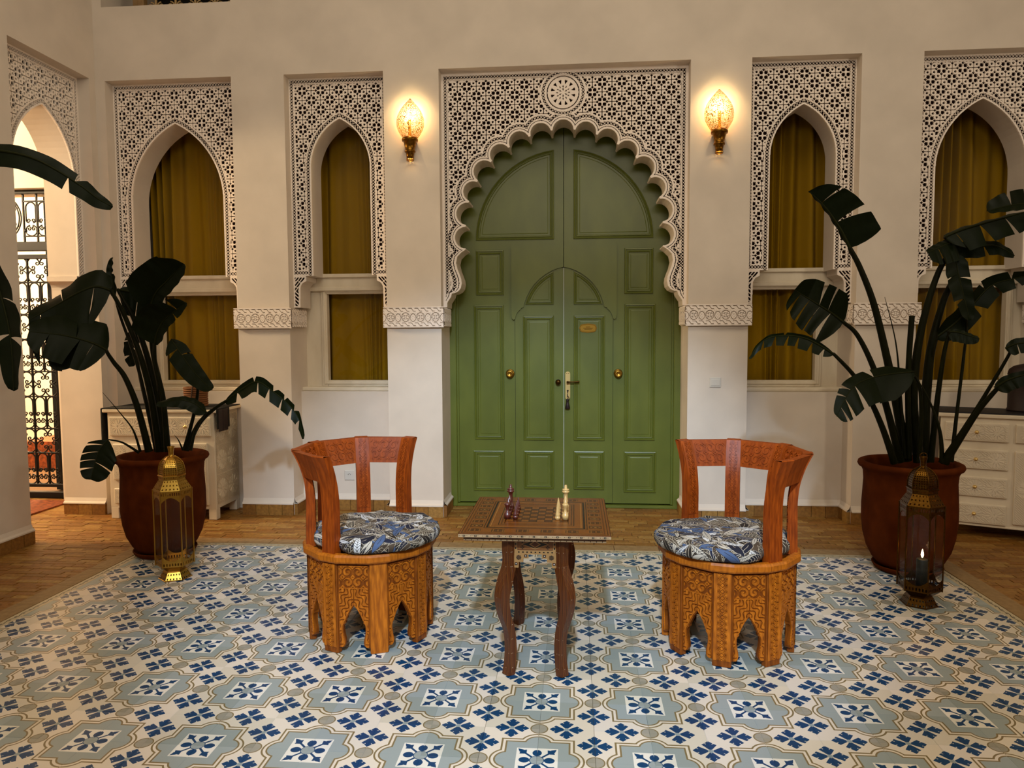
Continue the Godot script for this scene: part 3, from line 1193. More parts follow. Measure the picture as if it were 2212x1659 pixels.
func cut_tile(full: Mesh, at: Transform3D, edge: float, side: int) -> ArrayMesh:
	# the same tile trimmed at a world x
	var a := full.surface_get_arrays(0)
	var inv := at.affine_inverse()
	var v: PackedVector3Array = a[Mesh.ARRAY_VERTEX]
	var t: PackedVector2Array = a[Mesh.ARRAY_TEX_UV]
	for k in v.size():
		var w := at * v[k]
		if (side < 0 and w.x < edge) or (side > 0 and w.x > edge):
			w.x = edge
			v[k] = inv * w
			t[k] = Vector2((v[k].x + 0.1) / 0.2, (v[k].z + 0.1) / 0.2)
	a[Mesh.ARRAY_VERTEX] = v
	a[Mesh.ARRAY_TEX_UV] = t
	var m := ArrayMesh.new()
	m.add_surface_from_arrays(Mesh.PRIMITIVE_TRIANGLES, a)
	return m

func rope_border(o: Node3D) -> void:
	var im := Image.create(256, 80, false, Image.FORMAT_RGB8)
	im.fill(Color(0.72, 0.66, 0.53))
	var dark := Color(0.20, 0.17, 0.12)
	for x in 256:
		var s := x / 256.0
		var y := 40 + int(9 * sin(s * TAU * 2.0))
		im.fill_rect(Rect2i(x, y - 4, 1, 9), dark)
		var q := fposmod(s * 4.0, 1.0)
		if q > 0.2 and q < 0.62:
			var up := 1 if int(s * 4.0) % 2 == 0 else -1
			var h := int(13 * sin((q - 0.2) / 0.42 * PI))
			im.fill_rect(Rect2i(x, 40 - up * 6 - h / 2, 1, maxi(2, h)), dark)
	var m := image_mat(im, 0.4)
	var w := 0.05
	for e in [[Vector2(RUG_L, 0.0), Vector2(RUG_L, RUG_B), Vector2(-1, 0)], [Vector2(RUG_L - w, RUG_B), Vector2(RUG_R + w, RUG_B), Vector2(0, -1)], [Vector2(RUG_R, RUG_B), Vector2(RUG_R, 0.0), Vector2(1, 0)]]:
		var a: Vector2 = e[0]
		var c: Vector2 = e[1]
		var out: Vector2 = e[2]
		var n := int(round(a.distance_to(c) / 0.2))
		for i in n:
			var p := a.lerp(c, float(i) / n)
			var q := a.lerp(c, float(i + 1) / n)
			if not in_view((p.x + q.x) / 2, (p.y + q.y) / 2, 120):
				continue
			var b := MB.new()
			var d := (q - p).normalized() * 0.0006
			var p3 := Vector3(p.x + d.x, 0, p.y + d.y)
			var q3 := Vector3(q.x - d.x, 0, q.y - d.y)
			var o3 := Vector3(out.x, 0, out.y)
			var u := Vector3.UP
			var pts := [p3 + o3 * 0.0006, q3 + o3 * 0.0006, q3 + o3 * w, p3 + o3 * w]
			if (pts[1] - pts[0]).cross(pts[2] - pts[0]).y < 0:
				b.squad([pts[3], pts[2], pts[1], pts[0]], [u, u, u, u], [Vector2(0, 1), Vector2(1, 1), Vector2(1, 0), Vector2(0, 0)])
			else:
				b.squad(pts, [u, u, u, u], [Vector2(0, 0), Vector2(1, 0), Vector2(1, 1), Vector2(0, 1)])
			for k in 4:
				var l := (k + 1) % 4
				b.quad(pts[k] - u * 0.014, pts[l] - u * 0.014, pts[l], pts[k])
			part("border_tile", b, m, o)

func pavers(f: Node3D) -> void:
	var st_w := 0.115
	# stone edging slabs round the tile carpet
	var edge := [[RUG_L - 0.052 - st_w, RUG_L - 0.052, -4.96, 0.0, false], [RUG_L - 0.052 - st_w, RUG_R + 0.052 + st_w, RUG_B - 0.052 - st_w, RUG_B - 0.052, true], [RUG_R + 0.052, RUG_R + 0.052 + st_w, RUG_B - 0.052, 0.0, false]]
	for e in edge:
		var along := 0.30
		if e[4]:
			var n := int(round((e[1] - e[0]) / along))
			var w: float = (e[1] - e[0]) / n
			var m := slab(w - 0.003, e[3] - e[2] - 0.003)
			for i in n:
				part("edging_slab", m, M.stone, f, shift(e[0] + (i + 0.5) * w, rng.randf_range(0.0015, 0.003), (e[2] + e[3]) / 2))
		else:
			var z0 := RUG_B - 0.052
			var n := int(round((e[3] - z0) / along))
			var w: float = (e[3] - z0) / n
			var m := slab(e[1] - e[0] - 0.003, w - 0.003)
			for i in n:
				if in_view((e[0] + e[1]) / 2, z0 + (i + 0.5) * w, 150):
					part("edging_slab", m, M.stone, f, shift((e[0] + e[1]) / 2, rng.randf_range(0.0015, 0.003), z0 + (i + 0.5) * w))
	# hand-made terracotta pavers, in courses of two lengths, slightly uneven
	var shapes := []
	for i in 4:
		shapes.append(slab(0.138 - 0.001 * i, 0.0475 - 0.0005 * i, 0.012, 0.0018))
	var spots := []
	for reg in [[-4.95, RUG_L - 0.052 - st_w, -6.1, 0.0, true], [RUG_L - 0.052 - st_w, RUG_R + 0.052 + st_w, -6.1, RUG_B - 0.052 - st_w, false], [RUG_R + 0.052 + st_w, 4.9, -6.0, 0.0, false]]:
		var row := 0
		var z: float = reg[2] + 0.025
		while z < reg[3] - 0.02:
			var x: float = reg[0] + 0.03 - (0.035 * (row % 4) if row % 2 else 0.035 * (row % 3))
			while x < reg[1] + 0.06:
				var half := 0.07
				if x - half > reg[0] - 0.115 and x + half < reg[1] + 0.105:
					spots.append([x, z])
				x += 0.1405
			z += 0.0495
			row += 1
	# the 290 that show largest are parts, the rest one mass of the same pavers
	var cam := Vector2(0, 0)
	var seen := []
	var far := []
	for s in spots:
		if in_view(s[0], s[1], 10):
			seen.append(s)
		elif in_view(s[0], s[1], 700) or s[1] < -4.5:
			far.append(s)
	seen.sort_custom(func(a, c): return Vector2(a[0], a[1]).length() < Vector2(c[0], c[1]).length())
	var mass := MB.new()
	var cols := PackedColorArray()
	for i in seen.size() + far.size():
		var s: Array = seen[i] if i < seen.size() else far[i - seen.size()]
		var at := shift(s[0] + rng.randf_range(-0.002, 0.002), rng.randf_range(-0.0025, 0.001), s[1] + rng.randf_range(-0.0015, 0.0015), rng.randf_range(-0.02, 0.02))
		var k := rng.randi() % 5
		if i < 262:
			part("paver", shapes[rng.randi() % 4], M.paver[k], f, at)
			continue
		var c: Color = M.paver[k].albedo_color.srgb_to_linear()
		var n0 := mass.v.size()
		mass.xf = at
		mass.box(Vector3(-0.069, -0.012, -0.0237), Vector3(0.069, 0, 0.0237), 0.0)
		for q in mass.v.size() - n0:
			cols.append(c)
	var a := []
	a.resize(Mesh.ARRAY_MAX)
	a[Mesh.ARRAY_VERTEX] = mass.v
	a[Mesh.ARRAY_NORMAL] = mass.n
	a[Mesh.ARRAY_COLOR] = cols
	var m := ArrayMesh.new()
	m.add_surface_from_arrays(Mesh.PRIMITIVE_TRIANGLES, a)
	part("paver_field", m, M.stuff_paver, f).set_meta("kind", "stuff")

# ---- the green door ----
func inset(poly: PackedVector2Array, d: float) -> PackedVector2Array:
	# every side of a counter-clockwise outline moved inwards by d
	var out := PackedVector2Array()
	var n := poly.size()
	for i in n:
		var a := (poly[i] - poly[(i + n - 1) % n]).normalized()
		var b := (poly[(i + 1) % n] - poly[i]).normalized()
		var na := Vector2(-a.y, a.x)
		var nb := Vector2(-b.y, b.x)
		var m := na + nb
		out.append(poly[i] + m * (d / maxf(0.25, 1.0 + na.dot(nb))))
	return out

func ring(b: MB, poly: PackedVector2Array, prof: Array, z: float) -> void:
	# moulding along an outline: prof lists (inset, height) from outside to inside
	var rows := []
	for q in prof:
		rows.append([inset(poly, q[0]), z + q[1]])
	for r in rows.size() - 1:
		var p: PackedVector2Array = rows[r][0]
		var s: PackedVector2Array = rows[r + 1][0]
		for i in p.size():
			var l := (i + 1) % p.size()
			b.quad(Vector3(p[i].x, p[i].y, rows[r][1]), Vector3(p[l].x, p[l].y, rows[r][1]), Vector3(s[l].x, s[l].y, rows[r + 1][1]), Vector3(s[i].x, s[i].y, rows[r + 1][1]))

func door_panel(o: Node3D, poly: PackedVector2Array, z: float, wide := true) -> void:
	var b := MB.new()
	var k := 1.0 if wide else 0.8
	ring(b, poly, [[0, 0.0], [0.003 * k, 0.010], [0.010 * k, 0.012], [0.015 * k, 0.003], [0.019 * k, 0.0035], [0.024 * k, 0.010], [0.030 * k, 0.009], [0.036 * k, -0.003], [0.043 * k, -0.004], [0.050 * k, 0.001], [0.054 * k, 0.002]], z)
	var q := inset(poly, 0.054 * k)
	var ix := Geometry2D.triangulate_polygon(q)
	for i in range(0, ix.size(), 3):
		var p0 := q[ix[i]]
		var p1 := q[ix[i + 1]]
		var p2 := q[ix[i + 2]]
		if (p1 - p0).cross(p2 - p0) < 0:
			var s := p1
			p1 = p2
			p2 = s
		b.tri(Vector3(p0.x, p0.y, z + 0.002), Vector3(p1.x, p1.y, z + 0.002), Vector3(p2.x, p2.y, z + 0.002))
	part("panel", b, M.green, o)

func rect(x0: float, x1: float, y0: float, y1: float) -> PackedVector2Array:
	return PackedVector2Array([Vector2(x0, y0), Vector2(x1, y0), Vector2(x1, y1), Vector2(x0, y1)])

func wicket_arch(o: float) -> PackedVector2Array:
	# right half of the small door's arch, apex first, ending at the tip of the spandrel
	var p := PackedVector2Array()
	for q in [[0, 1.996], [0.05, 1.985], [0.10, 1.966], [0.15, 1.938], [0.20, 1.90], [0.245, 1.855], [0.28, 1.805], [0.308, 1.748], [0.325, 1.70], [0.331, 1.668], [0.352, 1.664], [0.354, 1.652], [0.372, 1.640], [0.388, 1.618], [0.397, 1.594], [0.402, 1.574]]:
		p.append(Vector2(q[0] + o, q[1]))
	return p

func great_door() -> void:
	var o := Node3D.new()
	o.name = "door_1"
	add_child(o)
	o.set_meta("kind", "structure")
	o.set_meta("label", "tall green panelled double door with a smaller arched wicket door in it")
	o.position.x = CX
	var z := ZD
	var b := MB.new()
	# jambs and threshold
	for s: int in [-1, 1]:
		b.box(Vector3(0.895 if s > 0 else -0.96, 0.0, z - 0.06), Vector3(0.96 if s > 0 else -0.895, 1.80, z + 0.035), 0.004)
		b.box(Vector3(0.878 if s > 0 else -0.897, 0.03, z - 0.06), Vector3(0.897 if s > 0 else -0.878, 1.80, z + 0.012), 0.003)
	b.box(Vector3(-0.96, 0.0, z - 0.06), Vector3(0.96, 0.026, z + 0.03), 0.004)
	part("door_frame", b, M.green, o)
	for s: int in [-1, 1]:
		b = MB.new()
		var q := PackedVector2Array([Vector2(0.0025, 0.036), Vector2(0.8775, 0.036), Vector2(0.8775, 3.25), Vector2(0.0025, 3.25)])
		if s < 0:
			for i in 4:
				q[i].x = -q[i].x
		b.prism(q, z - 0.05, z)
		part("door_leaf", b, M.green, o)
	b = MB.new()
	b.box(Vector3(-0.9, 0.0, z - 0.085), Vector3(0.9, 3.25, z - 0.055))
	part("shadow_gap", b, M.gap, o)
	# fixed side panels
	for s: int in [-1, 1]:
		for r in [[0.497, 0.748, 0.566, 1.690], [0.497, 0.762, 0.128, 0.474], [0.494, 0.727, 1.772, 2.142]]:
			door_panel(o, rect(r[0], r[1], r[2], r[3]) if s > 0 else rect(-r[1], -r[0], r[2], r[3]), z)
		# quarter fan
		var fan := PackedVector2Array([Vector2(0.079, 2.222)])
		for i in 15:
			var a: float = i / 14.0 * (acos(0.079 / 0.726))
			fan.append(Vector2(0.726 * cos(a), 2.222 + 0.726 * sin(a)))
		if s < 0:
			var m := PackedVector2Array()
			for i in range(fan.size() - 1, -1, -1):
				m.append(Vector2(-fan[i].x, fan[i].y))
			fan = m
		door_panel(o, fan, z)
	# wicket: board with the arch cut out, leaves inside it
	for s: int in [-1, 1]:
		b = MB.new()
		var arch := wicket_arch(0.0)
		var q := arch.duplicate()
		q.append(Vector2(0.410, 1.566))
		q.append(Vector2(0.426, 1.574))
		q.append(Vector2(0.432, 1.60))
		q.append(Vector2(0.432, 2.168))
		q.append(Vector2(0.0025, 2.168))
		q[0].x = 0.0025
		if s < 0:
			for i in q.size():
				q[i].x = -q[i].x
		b.prism(q, z, z + 0.022)
		part("spandrel_board", b, M.green, o)
		b = MB.new()
		var lf := PackedVector2Array()
		for p in arch:
			lf.append(p)
		lf.append(Vector2(0.402, 0.04))
		lf.append(Vector2(0.006, 0.04))
		lf[0].x = 0.006
		for i in lf.size():
			lf[i].x = lf[i].x * s
		b.prism(lf, z - 0.02, z + 0.008)
		part("wicket_leaf", b, M.green, o)
		for r in [[0.082, 0.337, 0.562, 1.600], [0.082, 0.335, 0.150, 0.476]]:
			door_panel(o, rect(r[0], r[1], r[2], r[3]) if s > 0 else rect(-r[1], -r[0], r[2], r[3]), z + 0.008)
		var cap := PackedVector2Array([Vector2(0.082, 1.690), Vector2(0.318, 1.690), Vector2(0.302, 1.744), Vector2(0.274, 1.80), Vector2(0.238, 1.85), Vector2(0.195, 1.893), Vector2(0.146, 1.930), Vector2(0.098, 1.957), Vector2(0.082, 1.964)])
		if s < 0:
			var m := PackedVector2Array()
			for i in range(cap.size() - 1, -1, -1):
				m.append(Vector2(-cap[i].x, cap[i].y))
			cap = m
		door_panel(o, cap, z + 0.008, false)
	# joint lines: dark above, below, a pale strip painting the light that shows through the gap
	b = MB.new()
	b.box(Vector3(-0.0022, 0.04, z - 0.01), Vector3(0.0022, 1.99, z + 0.0095))
	part("gap_light_strip", b, M.strip, o)
	for s: int in [-1, 1]:
		b = MB.new()
		b.box(Vector3(0.4035 * s - 0.0015, 0.04, z - 0.01), Vector3(0.4035 * s + 0.0015, 1.56, z + 0.0006))
		part("joint", b, M.gap, o)
		# round brass knobs
		b = MB.new()
		b.xf = Transform3D(Basis(Vector3.RIGHT, PI / 2), Vector3(0.4465 * s, 1.121, z))
		b.lathe([Vector2(0, 0.0), Vector2(0.037, 0.0), Vector2(0.037, 0.006), Vector2(0.030, 0.010), Vector2(0.016, 0.014), Vector2(0.015, 0.026), Vector2(0.026, 0.034), Vector2(0.031, 0.044), Vector2(0.027, 0.054), Vector2(0.018, 0.058), Vector2(0.016, 0.055), Vector2(0, 0.055)], 24)
		part("knob", b, M.brass, o)
	b = MB.new()
	b.xf = Transform3D(Basis(Vector3.RIGHT, PI / 2), Vector3(-0.046, 1.052, z + 0.008))
	b.lathe([Vector2(0.018, 0), Vector2(0.019, 0.004), Vector2(0.010, 0.008), Vector2(0.009, 0.018), Vector2(0.019, 0.026), Vector2(0.023, 0.036), Vector2(0.019, 0.047), Vector2(0.009, 0.053), Vector2(0, 0.054)], 20)
	part("knob", b, M.dark_brass, o)
	# lock plate, lever, key and tassel
	b = MB.new()
	var pl := PackedVector2Array()
	pl.append_array(arc_pts(Vector2(0.0325, 1.118), 0.020, 0, PI, 10))
	pl.append_array(arc_pts(Vector2(0.0325, 0.925), 0.020, PI, TAU, 10))
	b.prism(pl, z + 0.008, z + 0.013)
	var hp := part("lock_plate", b, M.pale_brass, o)
	for s: int in [-1, 1]:
		b = MB.new()
		b.xf = Transform3D(Basis(Vector3.RIGHT, PI / 2), Vector3(0.0325 + 0.008 * s, 1.122, z + 0.013))
		b.lathe([Vector2(0.0035, 0), Vector2(0.003, 0.0015), Vector2(0, 0.002)], 10)
		part("screw", b, M.dark_brass, hp)
	b = MB.new()
	b.prism(arc_pts(Vector2(0.0325, 0.978), 0.008, 0, TAU * 0.96, 12), z + 0.0125, z + 0.0136)
	b.box(Vector3(0.029, 0.955, z + 0.0125), Vector3(0.036, 0.975, z + 0.0136))
	part("keyhole", b, M.dark, hp)
	b = MB.new()
	b.tube(PackedVector3Array([Vector3(0.0325, 1.052, z + 0.012), Vector3(0.0325, 1.052, z + 0.05)]), [0.010], 12)
	b.tube(smooth_path([Vector3(0.03, 1.052, z + 0.047), Vector3(0.06, 1.053, z + 0.052), Vector3(0.10, 1.054, z + 0.05), Vector3(0.128, 1.057, z + 0.047)], 5), [0.0075, 0.007, 0.0065, 0.006, 0.006, 0.006, 0.006, 0.006, 0.0065, 0.007, 0.0075, 0.008, 0.008, 0.0085, 0.009, 0.006], 10)
	part("lever", b, M.dark_brass, o)
	b = MB.new()
	b.box(Vector3(0.027, 0.925, z + 0.014), Vector3(0.034, 0.953, z + 0.030), 0.002)
	b.tube(smooth_path([Vector3(0.030, 0.938, z + 0.030), Vector3(0.042, 0.925, z + 0.034), Vector3(0.042, 0.905, z + 0.032), Vector3(0.034, 0.915, z + 0.03)], 4), [0.0022], 6)
	b.lathe([Vector2(0.004, 0.915), Vector2(0.011, 0.908), Vector2(0.012, 0.897), Vector2(0.008, 0.890), Vector2(0.014, 0.872), Vector2(0.022, 0.834), Vector2(0.020, 0.832), Vector2(0, 0.834)].map(func(q): return q), 14, Vector3(0.031, 0, z + 0.032))
	part("key_tassel", b, M.rust, o)
	# engraved brass name plate
	b = MB.new()
	var en := PackedVector2Array()
	for i in 28:
		var a := TAU * i / 28
		var w := 1.0 + (0.06 if i % 7 == 0 else -0.03 * cos(4 * a))
		en.append(Vector2(0.199 + 0.070 * w * signf(cos(a)) * pow(absf(cos(a)), 0.6), 1.4945 + 0.036 * w * signf(sin(a)) * pow(absf(sin(a)), 0.75)))
	b.prism(en, z + 0.009, z + 0.015)
	ring(b, en, [[0.002, 0.015], [0.004, 0.018], [0.007, 0.018], [0.009, 0.015]], z)
	var np := part("name_plate", b, M.brass, o)
	for q in [[0.018, 1.503], [0.040, 1.4945], [0.030, 1.486]]:
		b = MB.new()
		b.box(Vector3(0.199 - q[0], q[1] - 0.0018, z + 0.0148), Vector3(0.199 + q[0], q[1] + 0.0018, z + 0.0156), 0.0004)
		part("engraved_line", b, M.dark_brass, np)

# ---- passage, gate and the lit room beyond ----
func spiral(b: MB, c: Vector2, r: float, a0: float, turns: float, z: float, t: float, sgn := 1.0) -> void:
	var p := PackedVector3Array()
	var n := int(14 * absf(turns)) + 4
	for i in n + 1:
		var k := float(i) / n
		var a := a0 + sgn * TAU * turns * k
		var rr := r * (1.0 - 0.80 * k)
		p.append(Vector3(c.x + cos(a) * rr, c.y + sin(a) * rr, z))
	b.tube(p, [t], 5)

func scroll_pair(b: MB, x0: float, x1: float, y0: float, y1: float, z: float, up: float) -> void:
	# an oval ring ending in two facing curls
	var cx := (x0 + x1) / 2
	var cy := (y0 + y1) / 2
	var rx := (x1 - x0) / 2
	var ry := (y1 - y0) / 2
	for s: float in [-1.0, 1.0]:
		var p := PackedVector3Array()
		for i in 12:
			var a := -PI / 2 * up + s * PI * 0.92 * i / 11.0 * up
			p.append(Vector3(cx + rx * cos(a), cy + ry * sin(a), z))
		b.tube(p, [0.006], 5)
		spiral(b, Vector2(cx + s * rx * 0.42, cy + ry * 0.35 * up), rx * 0.36, PI / 2 * up, 1.1, z, 0.0055, -s * up * -1.0)

func scroll_row(o: Node3D, xs: Array, y0: float, y1: float, z: float, kind: String) -> void:
	var b := MB.new()
	var t := 0.0065
	if kind == "quatrefoil":
		var x0: float = xs[0]
		var x1: float = xs[-1]
		var c := Vector2((x0 + x1) / 2, (y0 + y1) / 2)
		var rx := (x1 - x0) / 4
		var ry := (y1 - y0) / 4
		for sx: int in [-1, 1]:
			for sy: int in [-1, 1]:
				var q := c + Vector2(sx * rx, sy * ry)
				var p := PackedVector3Array()
				# three-quarter ring open towards the middle, with a curl at each end
				var mid := atan2(sy, sx)
				for i in 17:
					var a := mid - 2.25 + 4.5 * i / 16.0
					p.append(Vector3(q.x + cos(a) * rx * 0.96, q.y + sin(a) * ry * 0.96, z))
				b.tube(p, [t], 5)
				for e: int in [-1, 1]:
					var a2: float = mid + e * 2.25
					var m := q + Vector2(cos(a2) * rx, sin(a2) * ry) * 0.62
					spiral(b, m, rx * 0.34, a2, 1.0, z, 0.0055, e)
	else:
		var lower := y0 + (y1 - y0) * 0.34
		for i in xs.size() - 1:
			var x0: float = xs[i] + 0.012
			var x1: float = xs[i + 1] - 0.012
			var cx := (x0 + x1) / 2
			var r := (x1 - x0) / 2
			var p := PackedVector3Array()
			p.append(Vector3(x0, lower + r * 0.9, z))
			for k in 13:
				var a := PI - PI * k / 12.0
				p.append(Vector3(cx + r * cos(a), y1 - r - 0.004 + r * sin(a), z))
			p.append(Vector3(x1, lower + r * 0.9, z))
			b.tube(p, [t], 5)
			# inward curls at the feet of the arch and the oval scroll under it
			for s: float in [-1.0, 1.0]:
				var q := PackedVector3Array()
				for k in 8:
					var a: float = (PI if s < 0 else 0.0) + s * -1.0 * (-PI * 0.55) * k / 7.0 * -1.0
					q.append(Vector3(cx + s * r * 0.5 + cos(a) * r * 0.5, lower + r * 0.9 + sin(a) * r * 0.5, z))
				b.tube(q, [t], 5)
				spiral(b, Vector2(cx + s * r * 0.42, lower + r * 0.78), r * 0.40, -PI / 2, 1.2, z, 0.0055, -s * -1.0)
			scroll_pair(b, x0 - 0.006, x1 + 0.006, y0 + 0.004, lower - 0.004, z, 1.0)
			b.box(Vector3(x0 - 0.022, y0 + (lower - y0) * 0.4, z - 0.012), Vector3(x0 - 0.002, y0 + (lower - y0) * 0.6, z + 0.012), 0.002)
	part("scrollwork", b, M.iron, o)

func gate_room() -> void:
	var zg := -6.15
	var o := thing("iron_gate", "black wrought iron gate of scrolls and arches in the lit doorway at the left", "gate", Vector3(0, 0, zg))
	var b := MB.new()
	var xr := -4.545
	var xb := -4.605
	var cols := [-5.30, -5.185, -5.07, -4.953, -4.836, -4.72, -4.605]
	b.box(Vector3(xr - 0.012, 0.02, -0.015), Vector3(xr + 0.012, 2.16, 0.015), 0.003)
	b.box(Vector3(-5.42, 2.135, -0.018), Vector3(xr + 0.012, 2.175, 0.018), 0.003)
	b.box(Vector3(-5.42, 0.095, -0.015), Vector3(xr + 0.012, 0.125, 0.015), 0.003)
	b.box(Vector3(-5.5, 0.0, -0.03), Vector3(-4.52, 0.055, 0.03), 0.004)
	b.box(Vector3(-5.5, 2.205, -0.03), Vector3(-4.52, 2.285, 0.03), 0.004)
	b.box(Vector3(-5.5, 2.70, -0.03), Vector3(-4.52, 2.735, 0.03), 0.004)
	for x in [-5.30, -5.07, -4.836, xb]:
		b.box(Vector3(x - 0.007, 0.1, -0.009), Vector3(x + 0.007, 2.15, 0.009), 0.002)
	part("gate_frame", b, M.iron, o)
	var ys := [0.118, 0.405, 0.625, 0.915, 1.137, 1.425, 1.645, 1.93, 2.15]
	for i in ys.size() - 1:
		b = MB.new()
		b.box(Vector3(-5.42, ys[i + 1] - 0.006, -0.008), Vector3(xr, ys[i + 1] + 0.006, 0.008), 0.002)
		part("crossbar", b, M.iron, o)
		if i % 2 == 0:
			scroll_row(o, [-4.836, -4.72, -4.605], ys[i], ys[i + 1], 0, "arch")
			scroll_row(o, [-5.07, -4.953, -4.836], ys[i], ys[i + 1], 0, "arch")
			for x in [-4.953, -4.72]:
				b = MB.new()
				b.box(Vector3(x - 0.006, ys[i], -0.008), Vector3(x + 0.006, ys[i + 1], 0.008), 0.002)
				part("bar", b, M.iron, o)
		else:
			scroll_row(o, [-4.836, -4.72, -4.605], ys[i], ys[i + 1], 0, "quatrefoil")
			scroll_row(o, [-5.07, -4.953, -4.836], ys[i], ys[i + 1], 0, "quatrefoil")
		# a curl beside the hinge post
		b = MB.new()
		var yc: float = (ys[i] + ys[i + 1]) / 2
		for s: float in [-1.0, 1.0]:
			spiral(b, Vector2((xr + xb) / 2 + 0.004, yc + s * 0.033), 0.030, PI / 2 * s, 1.3, 0, 0.0055, -s)
		part("scrollwork", b, M.iron, o)
	# transom grille
	scroll_row(o, [-4.836, -4.72, -4.605], 2.335, 2.635, 0, "arch")
	b = MB.new()
	for y in [2.335, 2.64]:
		b.box(Vector3(-4.85, y - 0.006, -0.008), Vector3(-4.56, y + 0.006, 0.008), 0.002)
	for x in [-4.846, -4.72, -4.60]:
		b.box(Vector3(x - 0.007, 2.285, -0.008), Vector3(x + 0.007, 2.70, 0.008), 0.002)
	for i in 2:
		var c := Vector2(-5.07, 2.50)
		var p := PackedVector3Array()
		for k in 25:
			var a := -PI / 2 + PI * k / 24.0
			p.append(Vector3(c.x + cos(a) * (0.20 - 0.018 * i), c.y + sin(a) * (0.20 - 0.018 * i), 0))
		b.tube(p, [0.006], 5)
	spiral(b, Vector2(-4.94, 2.58), 0.045, 0, 1.4, 0, 0.0055)
	spiral(b, Vector2(-4.94, 2.44), 0.045, 0, 1.4, 0, 0.0055, -1.0)
	part("transom_grille", b, M.iron, o)
	# walls of the side corridor and the lit room behind the gate
	b = MB.new()
	wall_box(b, -4.52, -4.16, 0, 6.3, -6.45, -6.05)
	wall_box(b, -5.5, -4.52, 2.735, 6.3, -6.45, -6.05)
	wall_box(b, -9.2, -5.5, 0, 6.3, -6.45, -6.05)
	struct("wall_corridor", b, M.plaster)
	b = MB.new()
	wall_box(b, -9.2, -8.9, 0, 6.3, -10, 6.8)
	wall_box(b, -9.2, -4.1, 0, 6.3, -10.3, -9.6)
	wall_box(b, -4.3, -4.16, 0, 6.3, -9.7, -6.45)
	wall_box(b, -9.2, -4.16, 0, 6.3, 6.5, 6.8)
	struct("wall_far", b, M.plaster)
	b = MB.new()
	wall_box(b, -6.1, -5.28, 0, 0.30, -8.2, -7.5)
	wall_box(b, -6.1, -4.3, 0, 0.16, -9.6, -8.2)
	struct("trim_30", b, M.clay, "low terracotta bench step in the lit room behind the iron gate")
	var rg := MB.new()
	rg.prism(PackedVector2Array([Vector2(-4.40, 5.38), Vector2(-4.98, 5.52), Vector2(-5.0, 6.02), Vector2(-4.40, 5.98)]), 0.0, 0.012)
	top("doormat", rg, M.clay, "mottled rust coloured mat lying before the iron gate at the far left", "rug", Transform3D(Basis(Vector3.RIGHT, -PI / 2), Vector3(0, 0, 0)))
	omni("room_lamp", Vector3(-5.4, 3.1, -7.9), Color(1.0, 0.88, 0.70), 40.0, 0.25)
	omni("corridor_lamp", Vector3(-6.6, 3.2, -4.6), Color(1.0, 0.88, 0.70), 22.0, 0.25)

func balcony() -> void:
	var b := MB.new()
	wall_box(b, -3.725, -2.666, 4.03, 5.4, -6.6, -6.5)
	struct("wall_balcony", b, M.dark)
	var o := thing("balcony_grille", "pale wrought iron balcony grille of scrolls in the dark opening at the top left", "grille", Vector3(0, 0, -5.82))
	b = MB.new()
	b.box(Vector3(-3.45, 4.05, -0.012), Vector3(-2.67, 4.066, 0.012), 0.002)
	for k in 5:
		var x := -3.36 + k * 0.165
		b.box(Vector3(x - 0.007, 4.05, -0.008), Vector3(x + 0.007, 4.95, 0.008), 0.002)
	b.box(Vector3(-3.46, 4.95, -0.015), Vector3(-2.67, 4.98, 0.015), 0.003)
	part("grille_frame", b, M.cream_iron, o)
	for k in 5:
		b = MB.new()
		var x := -3.36 + k * 0.165
		for s: float in [-1.0, 1.0]:
			for y in [4.098, 4.24, 4.4]:
				spiral(b, Vector2(x + s * 0.042, y), 0.035, PI / 2, 1.5, 0, 0.006, s)
		part("scrollwork", b, M.cream_iron, o)
	b = MB.new()
	b.box(Vector3(-3.50, 4.04, -0.03), Vector3(-3.45, 5.4, 0.03), 0.004)
	b.box(Vector3(-3.56, 4.04, -0.06), Vector3(-3.50, 5.4, 0.0), 0.004)
	part("wooden_post", b, M.stone, o)

# ---- seats, table and chess ----
func flat(b: MB, base := Transform3D()) -> void:
	# from now on outlines lie in the floor plane: (x, -z), pushed upwards
	b.xf = base * Transform3D(Basis(Vector3.RIGHT, -PI / 2), Vector3.ZERO)

func octa(off: float, half := 0.040) -> PackedVector2Array:
	var p := PackedVector2Array()
	for k in 8:
		var a := TAU * k / 8.0
		var d := Vector2(sin(a), cos(a))
		var t := Vector2(cos(a), -sin(a))
		for s: int in [-1, 1]:
			var q := d * (0.297 + off) + t * (half * s)
			p.append(Vector2(q.x, -q.y))
	return p

func facing(a: float, r: float, y := 0.0) -> Transform3D:
	# x along the side, y up, z outwards
	return Transform3D(Basis(Vector3.UP, a), Vector3(sin(a) * r, y, cos(a) * r))

func scroll_field(x: float, y: float, c: float) -> float:
	# curling tendrils in cells of size c
	var i := floorf(x / c)
	var j := floorf(y / c)
	var p := Vector2(x / c - i - 0.5, y / c - j - 0.5)
	if posmod(int(i) + int(j), 2):
		p.x = -p.x
	var r := p.length()
	var f := 0.0
	if r < 0.44:
		f = sin(p.angle() - r * 14.5) * 0.5 + 0.05
	else:
		f = 0.16 - absf(absf(p.x) + absf(p.y) - 0.83) * 2.2
	return f * 0.0022

